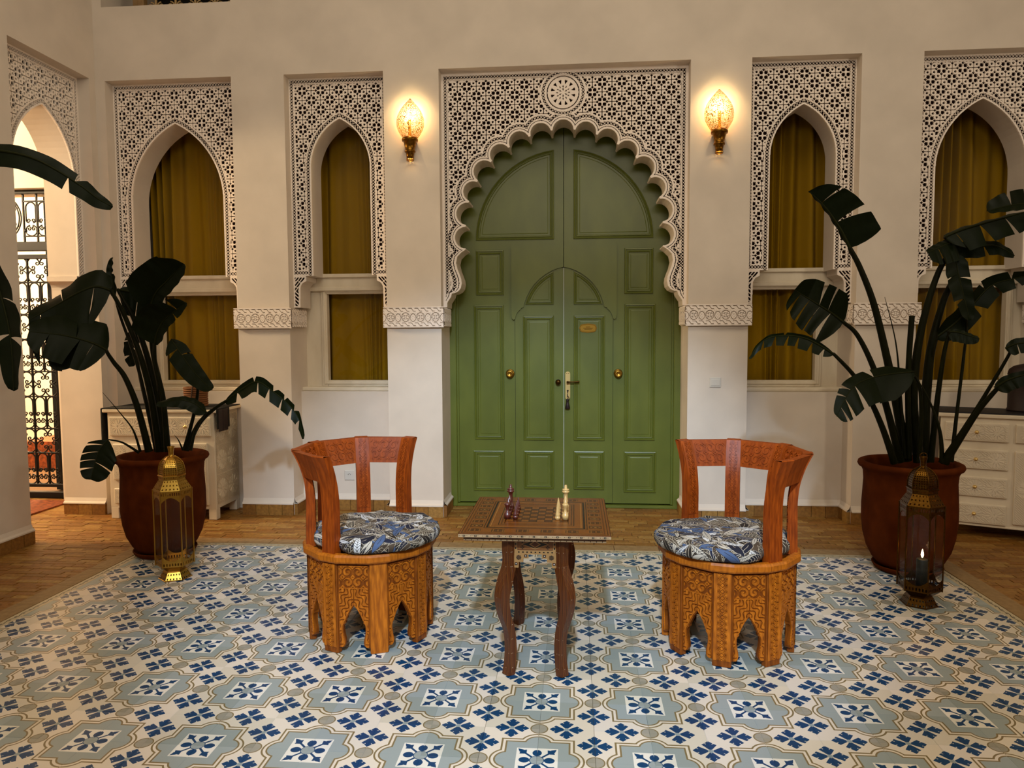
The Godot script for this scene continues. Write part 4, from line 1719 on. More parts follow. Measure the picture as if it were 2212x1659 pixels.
func interlace(x: float, y: float, hw: float, L := 0.056) -> float:
	var z := absf(fposmod(y / L, 1.0) - 0.5) * 4.0 - 1.0
	var z2 := absf(fposmod(y / L + 0.5, 1.0) - 0.5) * 4.0 - 1.0
	var d := minf(absf(x - z * hw), absf(x + z * hw))
	d = minf(d, minf(absf(x - z2 * hw * 0.5), absf(x + z2 * hw * 0.5)) + 0.001)
	return maxf(absf(d - 0.0045) - 0.0022, absf(x) - hw + 0.003)

func make_chair(label: String) -> Node3D:
	var t := thing("tub_chair", label, "chair", Vector3.ZERO, 0, "carved octagonal tub chairs")
	var b := MB.new()
	flat(b)
	b.prism(octa(-0.02), 0.40, 0.445)
	part("seat_board", b, M.wood, t)
	b = MB.new()
	flat(b)
	var rim := octa(0.020, 0.0485)
	ring(b, rim, [[0.020, 0.418], [0.004, 0.424], [0.0, 0.431], [0.0, 0.452], [0.006, 0.462], [0.028, 0.464], [0.032, 0.455]], 0.0)
	part("seat_rim", b, M.wood, t)
	# one leg and one arched panel, shared by all sides
	var leg := MB.new()
	leg.box(Vector3(-0.040, 0.0, -0.032), Vector3(0.040, 0.43, 0.0), 0.004)
	var leg_m := leg.mesh()
	var relief := MB.new()
	relief.carve(-0.036, 0.03, 0.036, 0.415, 0.0022, func(x: float, y: float) -> float: return interlace(x, y, 0.026), 0.0036, -0.0005)
	var relief_m := relief.mesh()
	for k in 8:
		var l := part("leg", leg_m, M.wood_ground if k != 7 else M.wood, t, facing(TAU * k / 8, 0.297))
		if k != 7:
			part("carving", relief_m, M.wood, l)
	var side := PackedVector2Array()
	for q in [[0.0, 0.222], [0.016, 0.200], [0.029, 0.176], [0.037, 0.156], [0.041, 0.150], [0.041, 0.140], [0.047, 0.137], [0.050, 0.126], [0.051, 0.105], [0.048, 0.085], [0.043, 0.062], [0.042, 0.045], [0.046, 0.034], [0.054, 0.028], [0.079, 0.028]]:
		side.append(Vector2(q[0], q[1]))
	var full := side.duplicate()
	full.append(Vector2(0.079, 0.43))
	full.append(Vector2(-0.079, 0.43))
	for i in range(side.size() - 1, 0, -1):
		full.append(Vector2(-side[i].x, side[i].y))
	var pm := MB.new()
	pm.prism(full, -0.022, 0.0)
	var panel_m := pm.mesh()
	var carved := MB.new()
	var f := func(x: float, y: float) -> float:
		if absf(x) > 0.067 or y > 0.408:
			return -0.001
		var edge := poly_sdf(Vector2(absf(x), y), full) if y < 0.25 else -1.0
		if edge > -0.004:
			return -0.001
		if edge > -0.008:
			return 0.001
		if y > 0.302:
			if y < 0.306 or y > 0.404:
				return 0.001
			return minf(scroll_field(x + 0.05, y - 0.308, 0.0475), 0.003)
		if absf(x) < 0.0015 and y > 0.24:
			return -0.001
		# leaves leaning away from the arch
		var u := (absf(x) * 0.82 + y * 0.57) / 0.019
		var v := (y * 0.82 - absf(x) * 0.57) / 0.05
		return (0.42 - absf(fposmod(u + 0.5 * sin(v * TAU), 1.0) - 0.5) * 1.15 - 0.10 * cos(v * TAU * 2.0)) * 0.006 - 0.0004
	carved.carve(-0.068, 0.03, 0.068, 0.41, 0.0021, f, 0.0052, -0.0005)
	var carved_m := carved.mesh()
	for k in 8:
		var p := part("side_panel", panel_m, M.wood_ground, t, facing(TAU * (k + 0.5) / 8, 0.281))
		part("carving", carved_m, M.wood, p)
	# back posts and the rail boards between them
	var prof := [Vector3(0.45, 0.258, 0.303), Vector3(0.60, 0.258, 0.300), Vector3(0.68, 0.259, 0.299), Vector3(0.76, 0.268, 0.306), Vector3(0.83, 0.286, 0.325), Vector3(0.88, 0.305, 0.346), Vector3(0.908, 0.316, 0.360)]
	var st := smooth_path(prof, 4)
	b = MB.new()
	for i in st.size() - 1:
		var p := st[i]
		var q := st[i + 1]
		var w := 0.035
		b.quad(Vector3(-w, p.x, p.z), Vector3(w, p.x, p.z), Vector3(w, q.x, q.z), Vector3(-w, q.x, q.z))
		b.quad(Vector3(w, p.x, p.y), Vector3(-w, p.x, p.y), Vector3(-w, q.x, q.y), Vector3(w, q.x, q.y))
		b.quad(Vector3(w, p.x, p.z), Vector3(w, p.x, p.y), Vector3(w, q.x, q.y), Vector3(w, q.x, q.z))
		b.quad(Vector3(-w, p.x, p.y), Vector3(-w, p.x, p.z), Vector3(-w, q.x, q.z), Vector3(-w, q.x, q.y))
	var e := st[-1]
	b.quad(Vector3(-0.035, e.x, e.z), Vector3(0.035, e.x, e.z), Vector3(0.032, e.x + 0.004, e.z - 0.006), Vector3(-0.032, e.x + 0.004, e.z - 0.006))
	b.quad(Vector3(-0.032, e.x + 0.004, e.z - 0.006), Vector3(0.032, e.x + 0.004, e.z - 0.006), Vector3(0.035, e.x, e.y), Vector3(-0.035, e.x, e.y))
	var post_m := b.mesh()
	b = MB.new()
	b.plain = false
	b.fit = func(p: Vector3) -> Vector3:
		var i := 0
		while i < st.size() - 2 and st[i + 1].x < p.y:
			i += 1
		var k := clampf((p.y - st[i].x) / (st[i + 1].x - st[i].x), 0, 1)
		return Vector3(-p.x, p.y, lerpf(st[i].y, st[i + 1].y, k) - p.z)
	b.carve(-0.03, 0.55, 0.03, 0.90, 0.0024, func(x: float, y: float) -> float: return interlace(x, y, 0.023, 0.064), 0.0036, -0.0005)
	var post_carving := b.mesh()
	var bent := func(a: float, r: float, off: float, y: float) -> Vector3:
		return Vector3(sin(a) * r + cos(a) * off, y, cos(a) * r - sin(a) * off)
	var radius := func(y: float, inner: bool) -> float:
		var i := 0
		while i < st.size() - 2 and st[i + 1].x < y:
			i += 1
		var k := clampf((y - st[i].x) / (st[i + 1].x - st[i].x), 0, 1)
		return lerpf(st[i].y, st[i + 1].y, k) if inner else lerpf(st[i].z, st[i + 1].z, k)
	for k: int in [2, 3, 4, 5, 6]:
		var a := TAU * k / 8.0
		var p := part("back_post", post_m, M.wood_shaded, t, Transform3D(Basis(Vector3.UP, a), Vector3.ZERO))
		part("carving", post_carving, M.wood_shaded, p)
		if k == 6:
			continue
		var a2 := TAU * (k + 1) / 8.0
		b = MB.new()
		var ys := [0.782, 0.80, 0.82, 0.84, 0.86, 0.88, 0.897, 0.908]
		for i in ys.size() - 1:
			var y0: float = ys[i]
			var y1: float = ys[i + 1]
			var pa := []
			for yy in [y0, y1]:
				pa.append([bent.call(a, radius.call(yy, true) + 0.004, 0.033, yy), bent.call(a2, radius.call(yy, true) + 0.004, -0.033, yy), bent.call(a, radius.call(yy, false) - 0.005, 0.033, yy), bent.call(a2, radius.call(yy, false) - 0.005, -0.033, yy)])
			b.quad(pa[0][2], pa[0][3], pa[1][3], pa[1][2])
			b.quad(pa[0][1], pa[0][0], pa[1][0], pa[1][1])
			if i == 0:
				b.quad(pa[0][0], pa[0][1], pa[0][3], pa[0][2])
			if i == ys.size() - 2:
				b.quad(pa[1][2], pa[1][3], pa[1][1], pa[1][0])
		var rail := part("back_rail", b, M.wood_shaded, t)
		b = MB.new()
		b.plain = false
		var L := 0.165
		var am := (a + a2) / 2
		b.fit = func(p2: Vector3) -> Vector3:
			var r: float = radius.call(p2.y, true) + 0.004
			var q: Vector3 = bent.call(a, r, 0.033, p2.y)
			var s: Vector3 = bent.call(a2, r, -0.033, p2.y)
			return s.lerp(q, p2.x / L) - Vector3(sin(am), 0, cos(am)) * p2.z
		b.carve(0.012, 0.80, L - 0.012, 0.896, 0.0024, func(x: float, y: float) -> float: return scroll_field(x - 0.012, y - 0.801, 0.047), 0.0045, -0.0005)
		part("carving", b, M.wood_shaded, rail)
	return t

func cushion_image(n: int) -> Image:
	var im := Image.create(n, n, false, Image.FORMAT_RGB8)
	im.fill(Color(0.30, 0.24, 0.18))
	var r := RandomNumberGenerator.new()
	r.seed = 5
	var tones := [Color(0.09, 0.065, 0.045), Color(0.13, 0.095, 0.06), Color(0.22, 0.165, 0.11), Color(0.42, 0.36, 0.29), Color(0.75, 0.72, 0.66), Color(0.035, 0.05, 0.13), Color(0.05, 0.075, 0.18), Color(0.28, 0.36, 0.50), Color(0.82, 0.82, 0.82), Color(0.16, 0.12, 0.075)]
	for i in 230:
		var c := Vector2(r.randf(), r.randf()) * n
		var len := r.randf_range(0.14, 0.34) * n
		var w := len * r.randf_range(0.16, 0.30)
		var a := r.randf() * TAU
		var bend := r.randf_range(-0.5, 0.5)
		var tone: Color = tones[r.randi() % tones.size()]
		var line: Color = Color(0.78, 0.73, 0.64) if tone.get_luminance() < 0.3 else Color(0.08, 0.06, 0.05)
		var at := func(s: float, u: float) -> Vector2:
			var ang := a + bend * (s - 0.5)
			return c + Vector2.from_angle(ang) * ((s - 0.5) * len) + Vector2.from_angle(ang + PI / 2) * u
		for pass_no in 2:
			var p := PackedVector2Array()
			var g := 3.0 if pass_no == 0 else 0.0
			for k in 11:
				var s := k / 10.0
				p.append(at.call(s, w * pow(sin(PI * s), 0.8) * 0.5 + g))
			for k in 11:
				var s := 1.0 - k / 10.0
				p.append(at.call(s, -w * pow(sin(PI * s), 0.8) * 0.5 - g))
			for ox in [-n, 0, n]:
				for oy in [-n, 0, n]:
					if c.x + ox < -len or c.x + ox > n + len or c.y + oy < -len or c.y + oy > n + len:
						continue
					var q := PackedVector2Array()
					for v in p:
						q.append(v + Vector2(ox, oy))
					fill_poly(im, q, line if pass_no == 0 else tone)
		var style := r.randi() % 3
		var veins := 9 if style < 2 else 0
		for k in range(1, veins):
			var s := k / float(veins)
			var h := w * pow(sin(PI * s), 0.8) * 0.44
			for sg: float in [-1.0, 1.0]:
				fill_poly(im, PackedVector2Array([at.call(s, 0.0), at.call(minf(s + 0.10, 1.0), h * sg), at.call(minf(s + 0.10 + 0.02, 1.0), h * sg), at.call(s + 0.022, 0.0)]), line if style == 0 else tone.lerp(line, 0.55))
		fill_poly(im, PackedVector2Array([at.call(0.02, -1.6), at.call(0.5, -1.6), at.call(0.98, 0.0), at.call(0.5, 1.6), at.call(0.02, 1.6)]), line)
	return im

func cushion_mesh(seed_no: int) -> ArrayMesh:
	var b := MB.new()
	var seg := 72
	var prof := [Vector2(-0.03, 0.0), Vector2(-0.004, 0.008), Vector2(0.005, 0.025), Vector2(0.005, 0.045), Vector2(-0.006, 0.060), Vector2(-0.022, 0.068), Vector2(-0.06, 0.073), Vector2(-0.12, 0.076), Vector2(-0.2, 0.078)]
	var nz := FastNoiseLite.new()
	nz.seed = seed_no
	nz.frequency = 5.0
	var R := func(a: float) -> float:
		var d := absf(wrapf(a, -PI, PI))
		var open := 1.0 - smoothstep(deg_to_rad(62), deg_to_rad(88), d)
		return lerpf(0.266 - 0.014 * cos(8 * a), 0.326 + 0.014 * cos(a * 2.0) + 0.004 * cos(8 * a + PI), open)
	var P := func(i: int, j: int) -> Vector3:
		var a := TAU * i / seg
		var r: float = R.call(a)
		var rr := 0.0
		var y := 0.075
		if j < prof.size():
			rr = maxf(r + prof[j].x, 0.02) if j < 7 else r * (0.55 if j == 7 else 0.28)
			y = prof[j].y
		var w := nz.get_noise_3d(sin(a) * rr * 2.2, y, cos(a) * rr * 2.2) * 0.012 * smoothstep(0.0, 0.02, y)
		return Vector3(sin(a) * (rr + w * 0.5), y + w, cos(a) * (rr + w * 0.5))
	var N := func(i: int, j: int) -> Vector3:
		if j >= prof.size():
			return Vector3.UP
		var u: Vector3 = P.call(i + 1, j) - P.call(i - 1, j)
		var v: Vector3 = P.call(i, j + 1) - P.call(i, maxi(j - 1, 0))
		return u.cross(v).normalized()
	var T := func(i: int, j: int) -> Vector2:
		var p: Vector3 = P.call(i, j)
		var h := Vector2(p.x, p.z)
		return (h + h.normalized() * (0.075 - p.y) * 1.1) / 0.50 + Vector2(0.5, 0.5)
	for i in seg:
		for j in prof.size():
			b.squad([P.call(i, j), P.call(i + 1, j), P.call(i + 1, j + 1), P.call(i, j + 1)], [N.call(i, j), N.call(i + 1, j), N.call(i + 1, j + 1), N.call(i, j + 1)], [T.call(i, j), T.call(i + 1, j), T.call(i + 1, j + 1), T.call(i, j + 1)])
	return b.mesh()

func planar_uv(b: MB, x0: float, y0: float, w: float, h: float) -> void:
	for i in b.v.size():
		b.uv[i] = Vector2((b.v[i].x - x0) / w, (y0 + h - b.v[i].y) / h)

func inlay_top(n: int, m: int) -> Image:
	# the backgammon lid: framed borders of small inlaid blocks round a chess field
	var im := Image.create(n, m, false, Image.FORMAT_RGB8)
	var base := Color(0.44, 0.25, 0.07)
	var dark := Color(0.12, 0.055, 0.025)
	var mid := Color(0.32, 0.17, 0.045)
	var pale := Color(0.60, 0.40, 0.17)
	im.fill(base)
	var frame := func(f: float, w: int, c: Color) -> void:
		var x := int(f * n)
		var y := int(f * n)
		im.fill_rect(Rect2i(x, y, n - 2 * x, w), c)
		im.fill_rect(Rect2i(x, m - y - w, n - 2 * x, w), c)
		im.fill_rect(Rect2i(x, y, w, m - 2 * y), c)
		im.fill_rect(Rect2i(n - x - w, y, w, m - 2 * y), c)
	for f in [[0.012, 3, dark], [0.03, 6, mid], [0.145, 4, dark], [0.160, 10, dark], [0.185, 4, pale], [0.235, 4, dark], [0.25, 8, mid], [0.275, 3, dark]]:
		frame.call(f[0], f[1], f[2])
	# blocks in the border: dense mosaics and diamonds by turns
	var block := func(c: Vector2, s: Vector2, kind: int) -> void:
		var r := Rect2i(int(c.x - s.x / 2), int(c.y - s.y / 2), int(s.x), int(s.y))
		im.fill_rect(r, dark)
		im.fill_rect(r.grow(-3), mid)
		if kind == 0:
			for i in range(0, r.size.x - 10, 8):
				for j in range(0, r.size.y - 10, 8):
					if (i / 8 + j / 8) % 2 == 0:
						im.fill_rect(Rect2i(r.position.x + 5 + i, r.position.y + 5 + j, 6, 6), dark if (i / 8) % 3 else pale)
		else:
			fill_poly(im, PackedVector2Array([c + Vector2(0, -s.y * 0.44), c + Vector2(s.x * 0.44, 0), c + Vector2(0, s.y * 0.44), c + Vector2(-s.x * 0.44, 0)]), pale)
			fill_poly(im, PackedVector2Array([c + Vector2(0, -s.y * 0.36), c + Vector2(s.x * 0.36, 0), c + Vector2(0, s.y * 0.36), c + Vector2(-s.x * 0.36, 0)]), dark)
			fill_poly(im, PackedVector2Array([c + Vector2(0, -s.y * 0.16), c + Vector2(s.x * 0.16, 0), c + Vector2(0, s.y * 0.16), c + Vector2(-s.x * 0.16, 0)]), pale)
	for i in 9:
		var y := m * (0.085 + 0.83 * i / 8.0)
		for x in [0.09 * n, 0.91 * n]:
			block.call(Vector2(x, y), Vector2(0.085 * n, 0.07 * m if i % 2 else 0.055 * m), i % 2)
	for i in 4:
		var x := n * (0.25 + 0.5 * i / 3.0)
		for y in [0.078 * m, 0.922 * m]:
			block.call(Vector2(x, y), Vector2(0.085 * n, 0.06 * m), 0)
	# chess field
	var q := 0.44 * n / 8.0
	var o := Vector2(n / 2.0 - 4 * q, m / 2.0 - 4 * q)
	im.fill_rect(Rect2i(int(o.x) - 4, int(o.y) - 4, int(8 * q) + 8, int(8 * q) + 8), dark)
	for i in 8:
		for j in 8:
			var r := Rect2i(int(o.x + i * q) + 1, int(o.y + j * q) + 1, int(q) - 2, int(q) - 2)
			im.fill_rect(r, base if (i + j) % 2 else mid)
			for a in range(4, r.size.x - 4, 7):
				for c in range(4, r.size.y - 4, 7):
					if (a + c) % 2 == 0:
						im.fill_rect(Rect2i(r.position.x + a, r.position.y + c, 4, 4), pale if (i + j) % 2 else dark)
	return im

func make_table() -> void:
	var t := thing("chess_table", "small carved wooden table with inlaid marquetry top and curved legs between the two chairs", "table", Vector3(-0.165, 0, -3.29))
	var hx := 0.313
	var hz := 0.345
	var b := MB.new()
	b.box(Vector3(-hx, 0.611, -hz), Vector3(hx, 0.6245, hz), 0.002)
	part("top_board", b, M.wood_deep, t)
	b = MB.new()
	var u := Vector3.UP
	b.squad([Vector3(-hx + 0.003, 0.6252, hz - 0.003), Vector3(hx - 0.003, 0.6252, hz - 0.003), Vector3(hx - 0.003, 0.6252, -hz + 0.003), Vector3(-hx + 0.003, 0.6252, -hz + 0.003)], [u, u, u, u], [Vector2(0, 1), Vector2(1, 1), Vector2(1, 0), Vector2(0, 0)])
	var m := image_mat(inlay_top(720, 800), 0.3)
	m.metallic_specular = 0.3
	part("inlaid_top", b, m, t)
	# inlaid edge bands
	var im := Image.create(128, 32, false, Image.FORMAT_RGB8)
	im.fill(Color(0.66, 0.56, 0.42))
	im.fill_rect(Rect2i(0, 0, 128, 3), Color(0.30, 0.18, 0.09))
	im.fill_rect(Rect2i(0, 29, 128, 3), Color(0.30, 0.18, 0.09))
	im.fill_rect(Rect2i(50, 8, 26, 16), Color(0.10, 0.06, 0.04))
	im.fill_rect(Rect2i(59, 12, 8, 8), Color(0.7, 0.62, 0.5))
	im.fill_rect(Rect2i(24, 14, 22, 3), Color(0.35, 0.22, 0.12))
	im.fill_rect(Rect2i(80, 14, 22, 3), Color(0.35, 0.22, 0.12))
	im.fill_rect(Rect2i(8, 12, 8, 8), Color(0.25, 0.14, 0.08))
	var em := image_mat(im, 0.4)
	var im2 := Image.create(128, 16, false, Image.FORMAT_RGB8)
	im2.fill(Color(0.30, 0.16, 0.07))
	im2.fill_rect(Rect2i(0, 10, 128, 6), Color(0.66, 0.56, 0.42))
	im2.fill_rect(Rect2i(20, 11, 10, 4), Color(0.16, 0.09, 0.05))
	im2.fill_rect(Rect2i(84, 11, 10, 4), Color(0.16, 0.09, 0.05))
	im2.fill_rect(Rect2i(60, 2, 20, 6), Color(0.12, 0.07, 0.04))
	var em2 := image_mat(im2, 0.4)
	for band_no in 2:
		b = MB.new()
		var x := hx + 0.001 if band_no == 0 else hx - 0.018
		var z := hz + 0.001 if band_no == 0 else hz - 0.018
		var y0 := 0.609 if band_no == 0 else 0.592
		var y1 := 0.6235 if band_no == 0 else 0.609
		var c := [Vector3(-x, 0, z), Vector3(x, 0, z), Vector3(x, 0, -z), Vector3(-x, 0, -z)]
		for k in 4:
			var p: Vector3 = c[k]
			var q: Vector3 = c[(k + 1) % 4]
			var rep := roundf(p.distance_to(q) / 0.048)
			var nn := (q - p).normalized().cross(u)
			b.squad([p + u * y0, q + u * y0, q + u * y1, p + u * y1], [nn, nn, nn, nn], [Vector2(0, 1), Vector2(rep, 1), Vector2(rep, 0), Vector2(0, 0)])
		part("edge_inlay", b, em if band_no == 0 else em2, t)
	b = MB.new()
	b.box(Vector3(-hx + 0.02, 0.590, -hz + 0.02), Vector3(hx - 0.02, 0.612, hz - 0.02))
	part("box_frame", b, M.wood_deep, t)
	# legs with tiny mother-of-pearl specks
	var li := Image.create(64, 64, false, Image.FORMAT_RGB8)
	li.fill(Color(0.33, 0.16, 0.05))
	for k in 4:
		li.fill_rect(Rect2i(6 + k * 16, 0, 2, 64), Color(0.17, 0.07, 0.025))
		for j in 16:
			li.fill_rect(Rect2i(9 + k * 16, j * 4, 2, 2), Color(0.56, 0.36, 0.13))
	li.fill_rect(Rect2i(28, 30, 3, 3), Color(0.75, 0.7, 0.6))
	var lm := image_mat(li, 0.35)
	lm.uv1_triplanar = true
	lm.uv1_scale = Vector3(16, 16, 16)
	for sx: int in [-1, 1]:
		for sz: int in [-1, 1]:
			b = MB.new()
			var pts := []
			for q in [[0.110, 0.262, 0.592], [0.110, 0.262, 0.53], [0.111, 0.263, 0.47], [0.126, 0.284, 0.41], [0.138, 0.298, 0.345], [0.131, 0.290, 0.27], [0.113, 0.272, 0.20], [0.106, 0.264, 0.13], [0.108, 0.266, 0.06], [0.115, 0.276, 0.0]]:
				pts.append(Vector3(sx * q[0], q[2], sz * q[1]))
			b.tube(smooth_path(pts, 4), [0.031, 0.031, 0.031, 0.031, 0.031, 0.030, 0.030, 0.030, 0.030, 0.031, 0.032, 0.033, 0.034, 0.034, 0.034, 0.033, 0.033, 0.032, 0.031, 0.030, 0.029, 0.028, 0.027, 0.027, 0.026, 0.026, 0.026, 0.026, 0.026, 0.026, 0.026, 0.026, 0.026, 0.026, 0.027, 0.027, 0.028], 4)
			# flat facets rather than the tube's rounded shading
			for i in range(0, b.v.size(), 3):
				var nn := -(b.v[i + 1] - b.v[i]).cross(b.v[i + 2] - b.v[i]).normalized()
				for k in 3:
					b.n[i + k] = nn
			part("leg", b, lm, t)
	# apron with inlaid field and stepped corners, front and back; plain rails at the sides
	var ai := Image.create(256, 192, false, Image.FORMAT_RGB8)
	var cream := Color(0.60, 0.45, 0.26)
	var br := Color(0.33, 0.17, 0.07)
	var dk := Color(0.09, 0.05, 0.035)
	ai.fill(cream)
	ai.fill_rect(Rect2i(22, 8, 212, 74), br)
	ai.fill_rect(Rect2i(26, 12, 204, 66), Color(0.46, 0.29, 0.13))
	fill_poly(ai, PackedVector2Array([Vector2(44, 45), Vector2(128, 14), Vector2(212, 45), Vector2(128, 76)]), cream)
	fill_poly(ai, PackedVector2Array([Vector2(52, 45), Vector2(128, 20), Vector2(204, 45), Vector2(128, 70)]), dk)
	fill_poly(ai, PackedVector2Array([Vector2(92, 45), Vector2(128, 22), Vector2(164, 45), Vector2(128, 68)]), cream)
	fill_poly(ai, PackedVector2Array([Vector2(104, 45), Vector2(128, 28), Vector2(152, 45), Vector2(128, 62)]), br)
	for cx in [52, 204]:
		for cy in [26, 64]:
			for k in 4:
				var a := TAU * k / 4.0
				var c := Vector2(cx, cy)
				fill_poly(ai, PackedVector2Array([c, c + Vector2.from_angle(a - 0.5) * 13, c + Vector2.from_angle(a + 0.5) * 13]), dk)
	for k in 9:
		ai.fill_rect(Rect2i(26 + k * 25, 90, 9, 9), dk)
	for k in 3:
		ai.fill_rect(Rect2i(7, 12 + k * 26, 9, 12), dk)
		ai.fill_rect(Rect2i(240, 12 + k * 26, 9, 12), dk)
	for cx in [30, 226]:
		for k in 8:
			var a := TAU * k / 8.0
			var c := Vector2(cx, 128)
			fill_poly(ai, PackedVector2Array([c, c + Vector2.from_angle(a - 0.3) * 16, c + Vector2.from_angle(a + 0.3) * 16]), dk)
	for c in [[72, 118], [184, 118], [14, 168], [242, 168]]:
		ai.fill_rect(Rect2i(c[0] - 9, c[1] - 9, 18, 18), br)
		ai.fill_rect(Rect2i(c[0] - 7, c[1] - 7, 14, 14), dk)
		ai.fill_rect(Rect2i(c[0] - 3, c[1] - 3, 6, 6), Color(0.85, 0.82, 0.75))
	var am := image_mat(ai, 0.4)
	var w := 0.090
	for sz: int in [-1, 1]:
		b = MB.new()
		var poly := PackedVector2Array()
		for q in [[-w, 0.594], [-w, 0.462], [-w + 0.020, 0.462], [-w + 0.020, 0.486], [-w + 0.040, 0.486], [-w + 0.040, 0.502], [-w + 0.062, 0.502], [-w + 0.062, 0.520], [w - 0.062, 0.520], [w - 0.062, 0.502], [w - 0.040, 0.502], [w - 0.040, 0.486], [w - 0.020, 0.486], [w - 0.020, 0.462], [w, 0.462], [w, 0.594]]:
			poly.append(Vector2(q[0], q[1]))
		b.prism(poly, sz * 0.262 - 0.008, sz * 0.262 + 0.008)
		planar_uv(b, -w, 0.462, 2 * w, 0.132)
		part("apron", b, am, t)
	for sx: int in [-1, 1]:
		b = MB.new()
		b.box(Vector3(sx * 0.110 - 0.008, 0.52, -0.245), Vector3(sx * 0.110 + 0.008, 0.594, 0.245), 0.002)
		part("side_rail", b, M.wood_deep, t)

func chess() -> void:
	var pawn := [[0, 0.0], [0.0115, 0.0], [0.0115, 0.012], [0.0095, 0.014], [0.0095, 0.016], [0.0105, 0.018], [0.0085, 0.024], [0.0055, 0.038], [0.0025, 0.054], [0.0, 0.060]]
	var spire := [[0, 0.0], [0.0145, 0.0], [0.0145, 0.020], [0.012, 0.022], [0.012, 0.026], [0.0145, 0.028], [0.008, 0.034], [0.006, 0.044], [0.011, 0.052], [0.0115, 0.056], [0.008, 0.064], [0.003, 0.078], [0.0, 0.082]]
	var cup := [[0, 0.0], [0.0145, 0.0], [0.0145, 0.022], [0.012, 0.024], [0.012, 0.027], [0.0075, 0.030], [0.006, 0.046], [0.009, 0.054], [0.0125, 0.062], [0.0135, 0.068], [0.010, 0.070], [0.004, 0.072], [0.0, 0.075]]
	var king := [[0, 0.0], [0.0155, 0.0], [0.0155, 0.022], [0.0125, 0.026], [0.010, 0.034], [0.009, 0.070], [0.011, 0.080], [0.017, 0.084], [0.017, 0.090], [0.012, 0.091], [0.016, 0.095], [0.016, 0.099], [0.0065, 0.101], [0.006, 0.114], [0.0045, 0.118], [0.0, 0.119]]
	var shapes := []
	for p in [pawn, spire, cup, king]:
		var prof := []
		for q in p:
			prof.append(Vector2(q[0], q[1]))
		var b := MB.new()
		b.lathe(prof, 18)
		shapes.append(b.mesh())
	var ivory := mat(Color(0.80, 0.66, 0.42), 0.3)
	var rosewood := mat(Color(0.30, 0.07, 0.025), 0.25)
	rosewood.clearcoat_enabled = true
	var y := 0.6256
	var row := [[2, -3.203, "nearest"], [1, -3.262, "second"], [0, -3.318, "third"], [3, -3.378, "farthest"]]
	for s in 2:
		var tone: StandardMaterial3D = rosewood if s == 0 else ivory
		var word := "dark red wooden" if s == 0 else "pale ivory coloured"
		var side := "left" if s == 0 else "right"
		var group := "dark red chess pieces" if s == 0 else "pale chess pieces"
		var xo := -0.298 if s == 0 else -0.040
		var xi := -0.262 if s == 0 else -0.074
		for k in 4:
			var kind: int = [2, 1, 1, 3][k]
			var name_of: String = ["chess_rook", "chess_bishop", "chess_bishop", "chess_king"][k]
			var look: String = ["stout round-headed chess piece, nearest of its", "pointed chess piece behind the nearest one of its", "pointed chess piece just before the king in its", "tall king chess piece, tallest of its"][k]
			top(name_of, shapes[kind], tone, "%s %s outer row" % [word, look], "chess piece", shift(xo, y, row[k][1]), group)
			look = ["nearest of its", "second in its", "third in its", "farthest of its"][k]
			top("chess_pawn", shapes[0] if k < 1 else shapes[0], tone, "%s pointed pawn, %s inner row" % [word, look], "chess piece", shift(xi, y, row[k][1] + 0.004), group)

func objects() -> void:
	var fabric := image_mat(cushion_image(768), 0.85)
	var c1 := make_chair("orange carved wooden tub chair with octagonal base, opening to the right, left of the table")
	c1.position = Vector3(-0.994, 0, -3.444)
	c1.rotation.y = deg_to_rad(67.5)
	var c2: Node3D = c1.duplicate()
	c2.name = numbered("tub_chair")
	add_child(c2)
	tag(c2, "orange carved wooden tub chair with octagonal base, opening to the left, right of the table", "chair", "carved octagonal tub chairs")
	c2.position = Vector3(0.715, 0, -3.43)
	c2.rotation.y = deg_to_rad(-60.5)
	top("seat_cushion", cushion_mesh(3), fabric, "leaf print seat cushion on the chair left of the table", "cushion", shift(-0.994, 0.4635, -3.444, deg_to_rad(67.5)), "leaf print cushions on the tub chairs")
	top("seat_cushion", cushion_mesh(8), fabric, "leaf print seat cushion on the chair right of the table", "cushion", shift(0.715, 0.4635, -3.43, deg_to_rad(-60.5)), "leaf print cushions on the tub chairs")
	make_table()
	chess()
	more_objects()

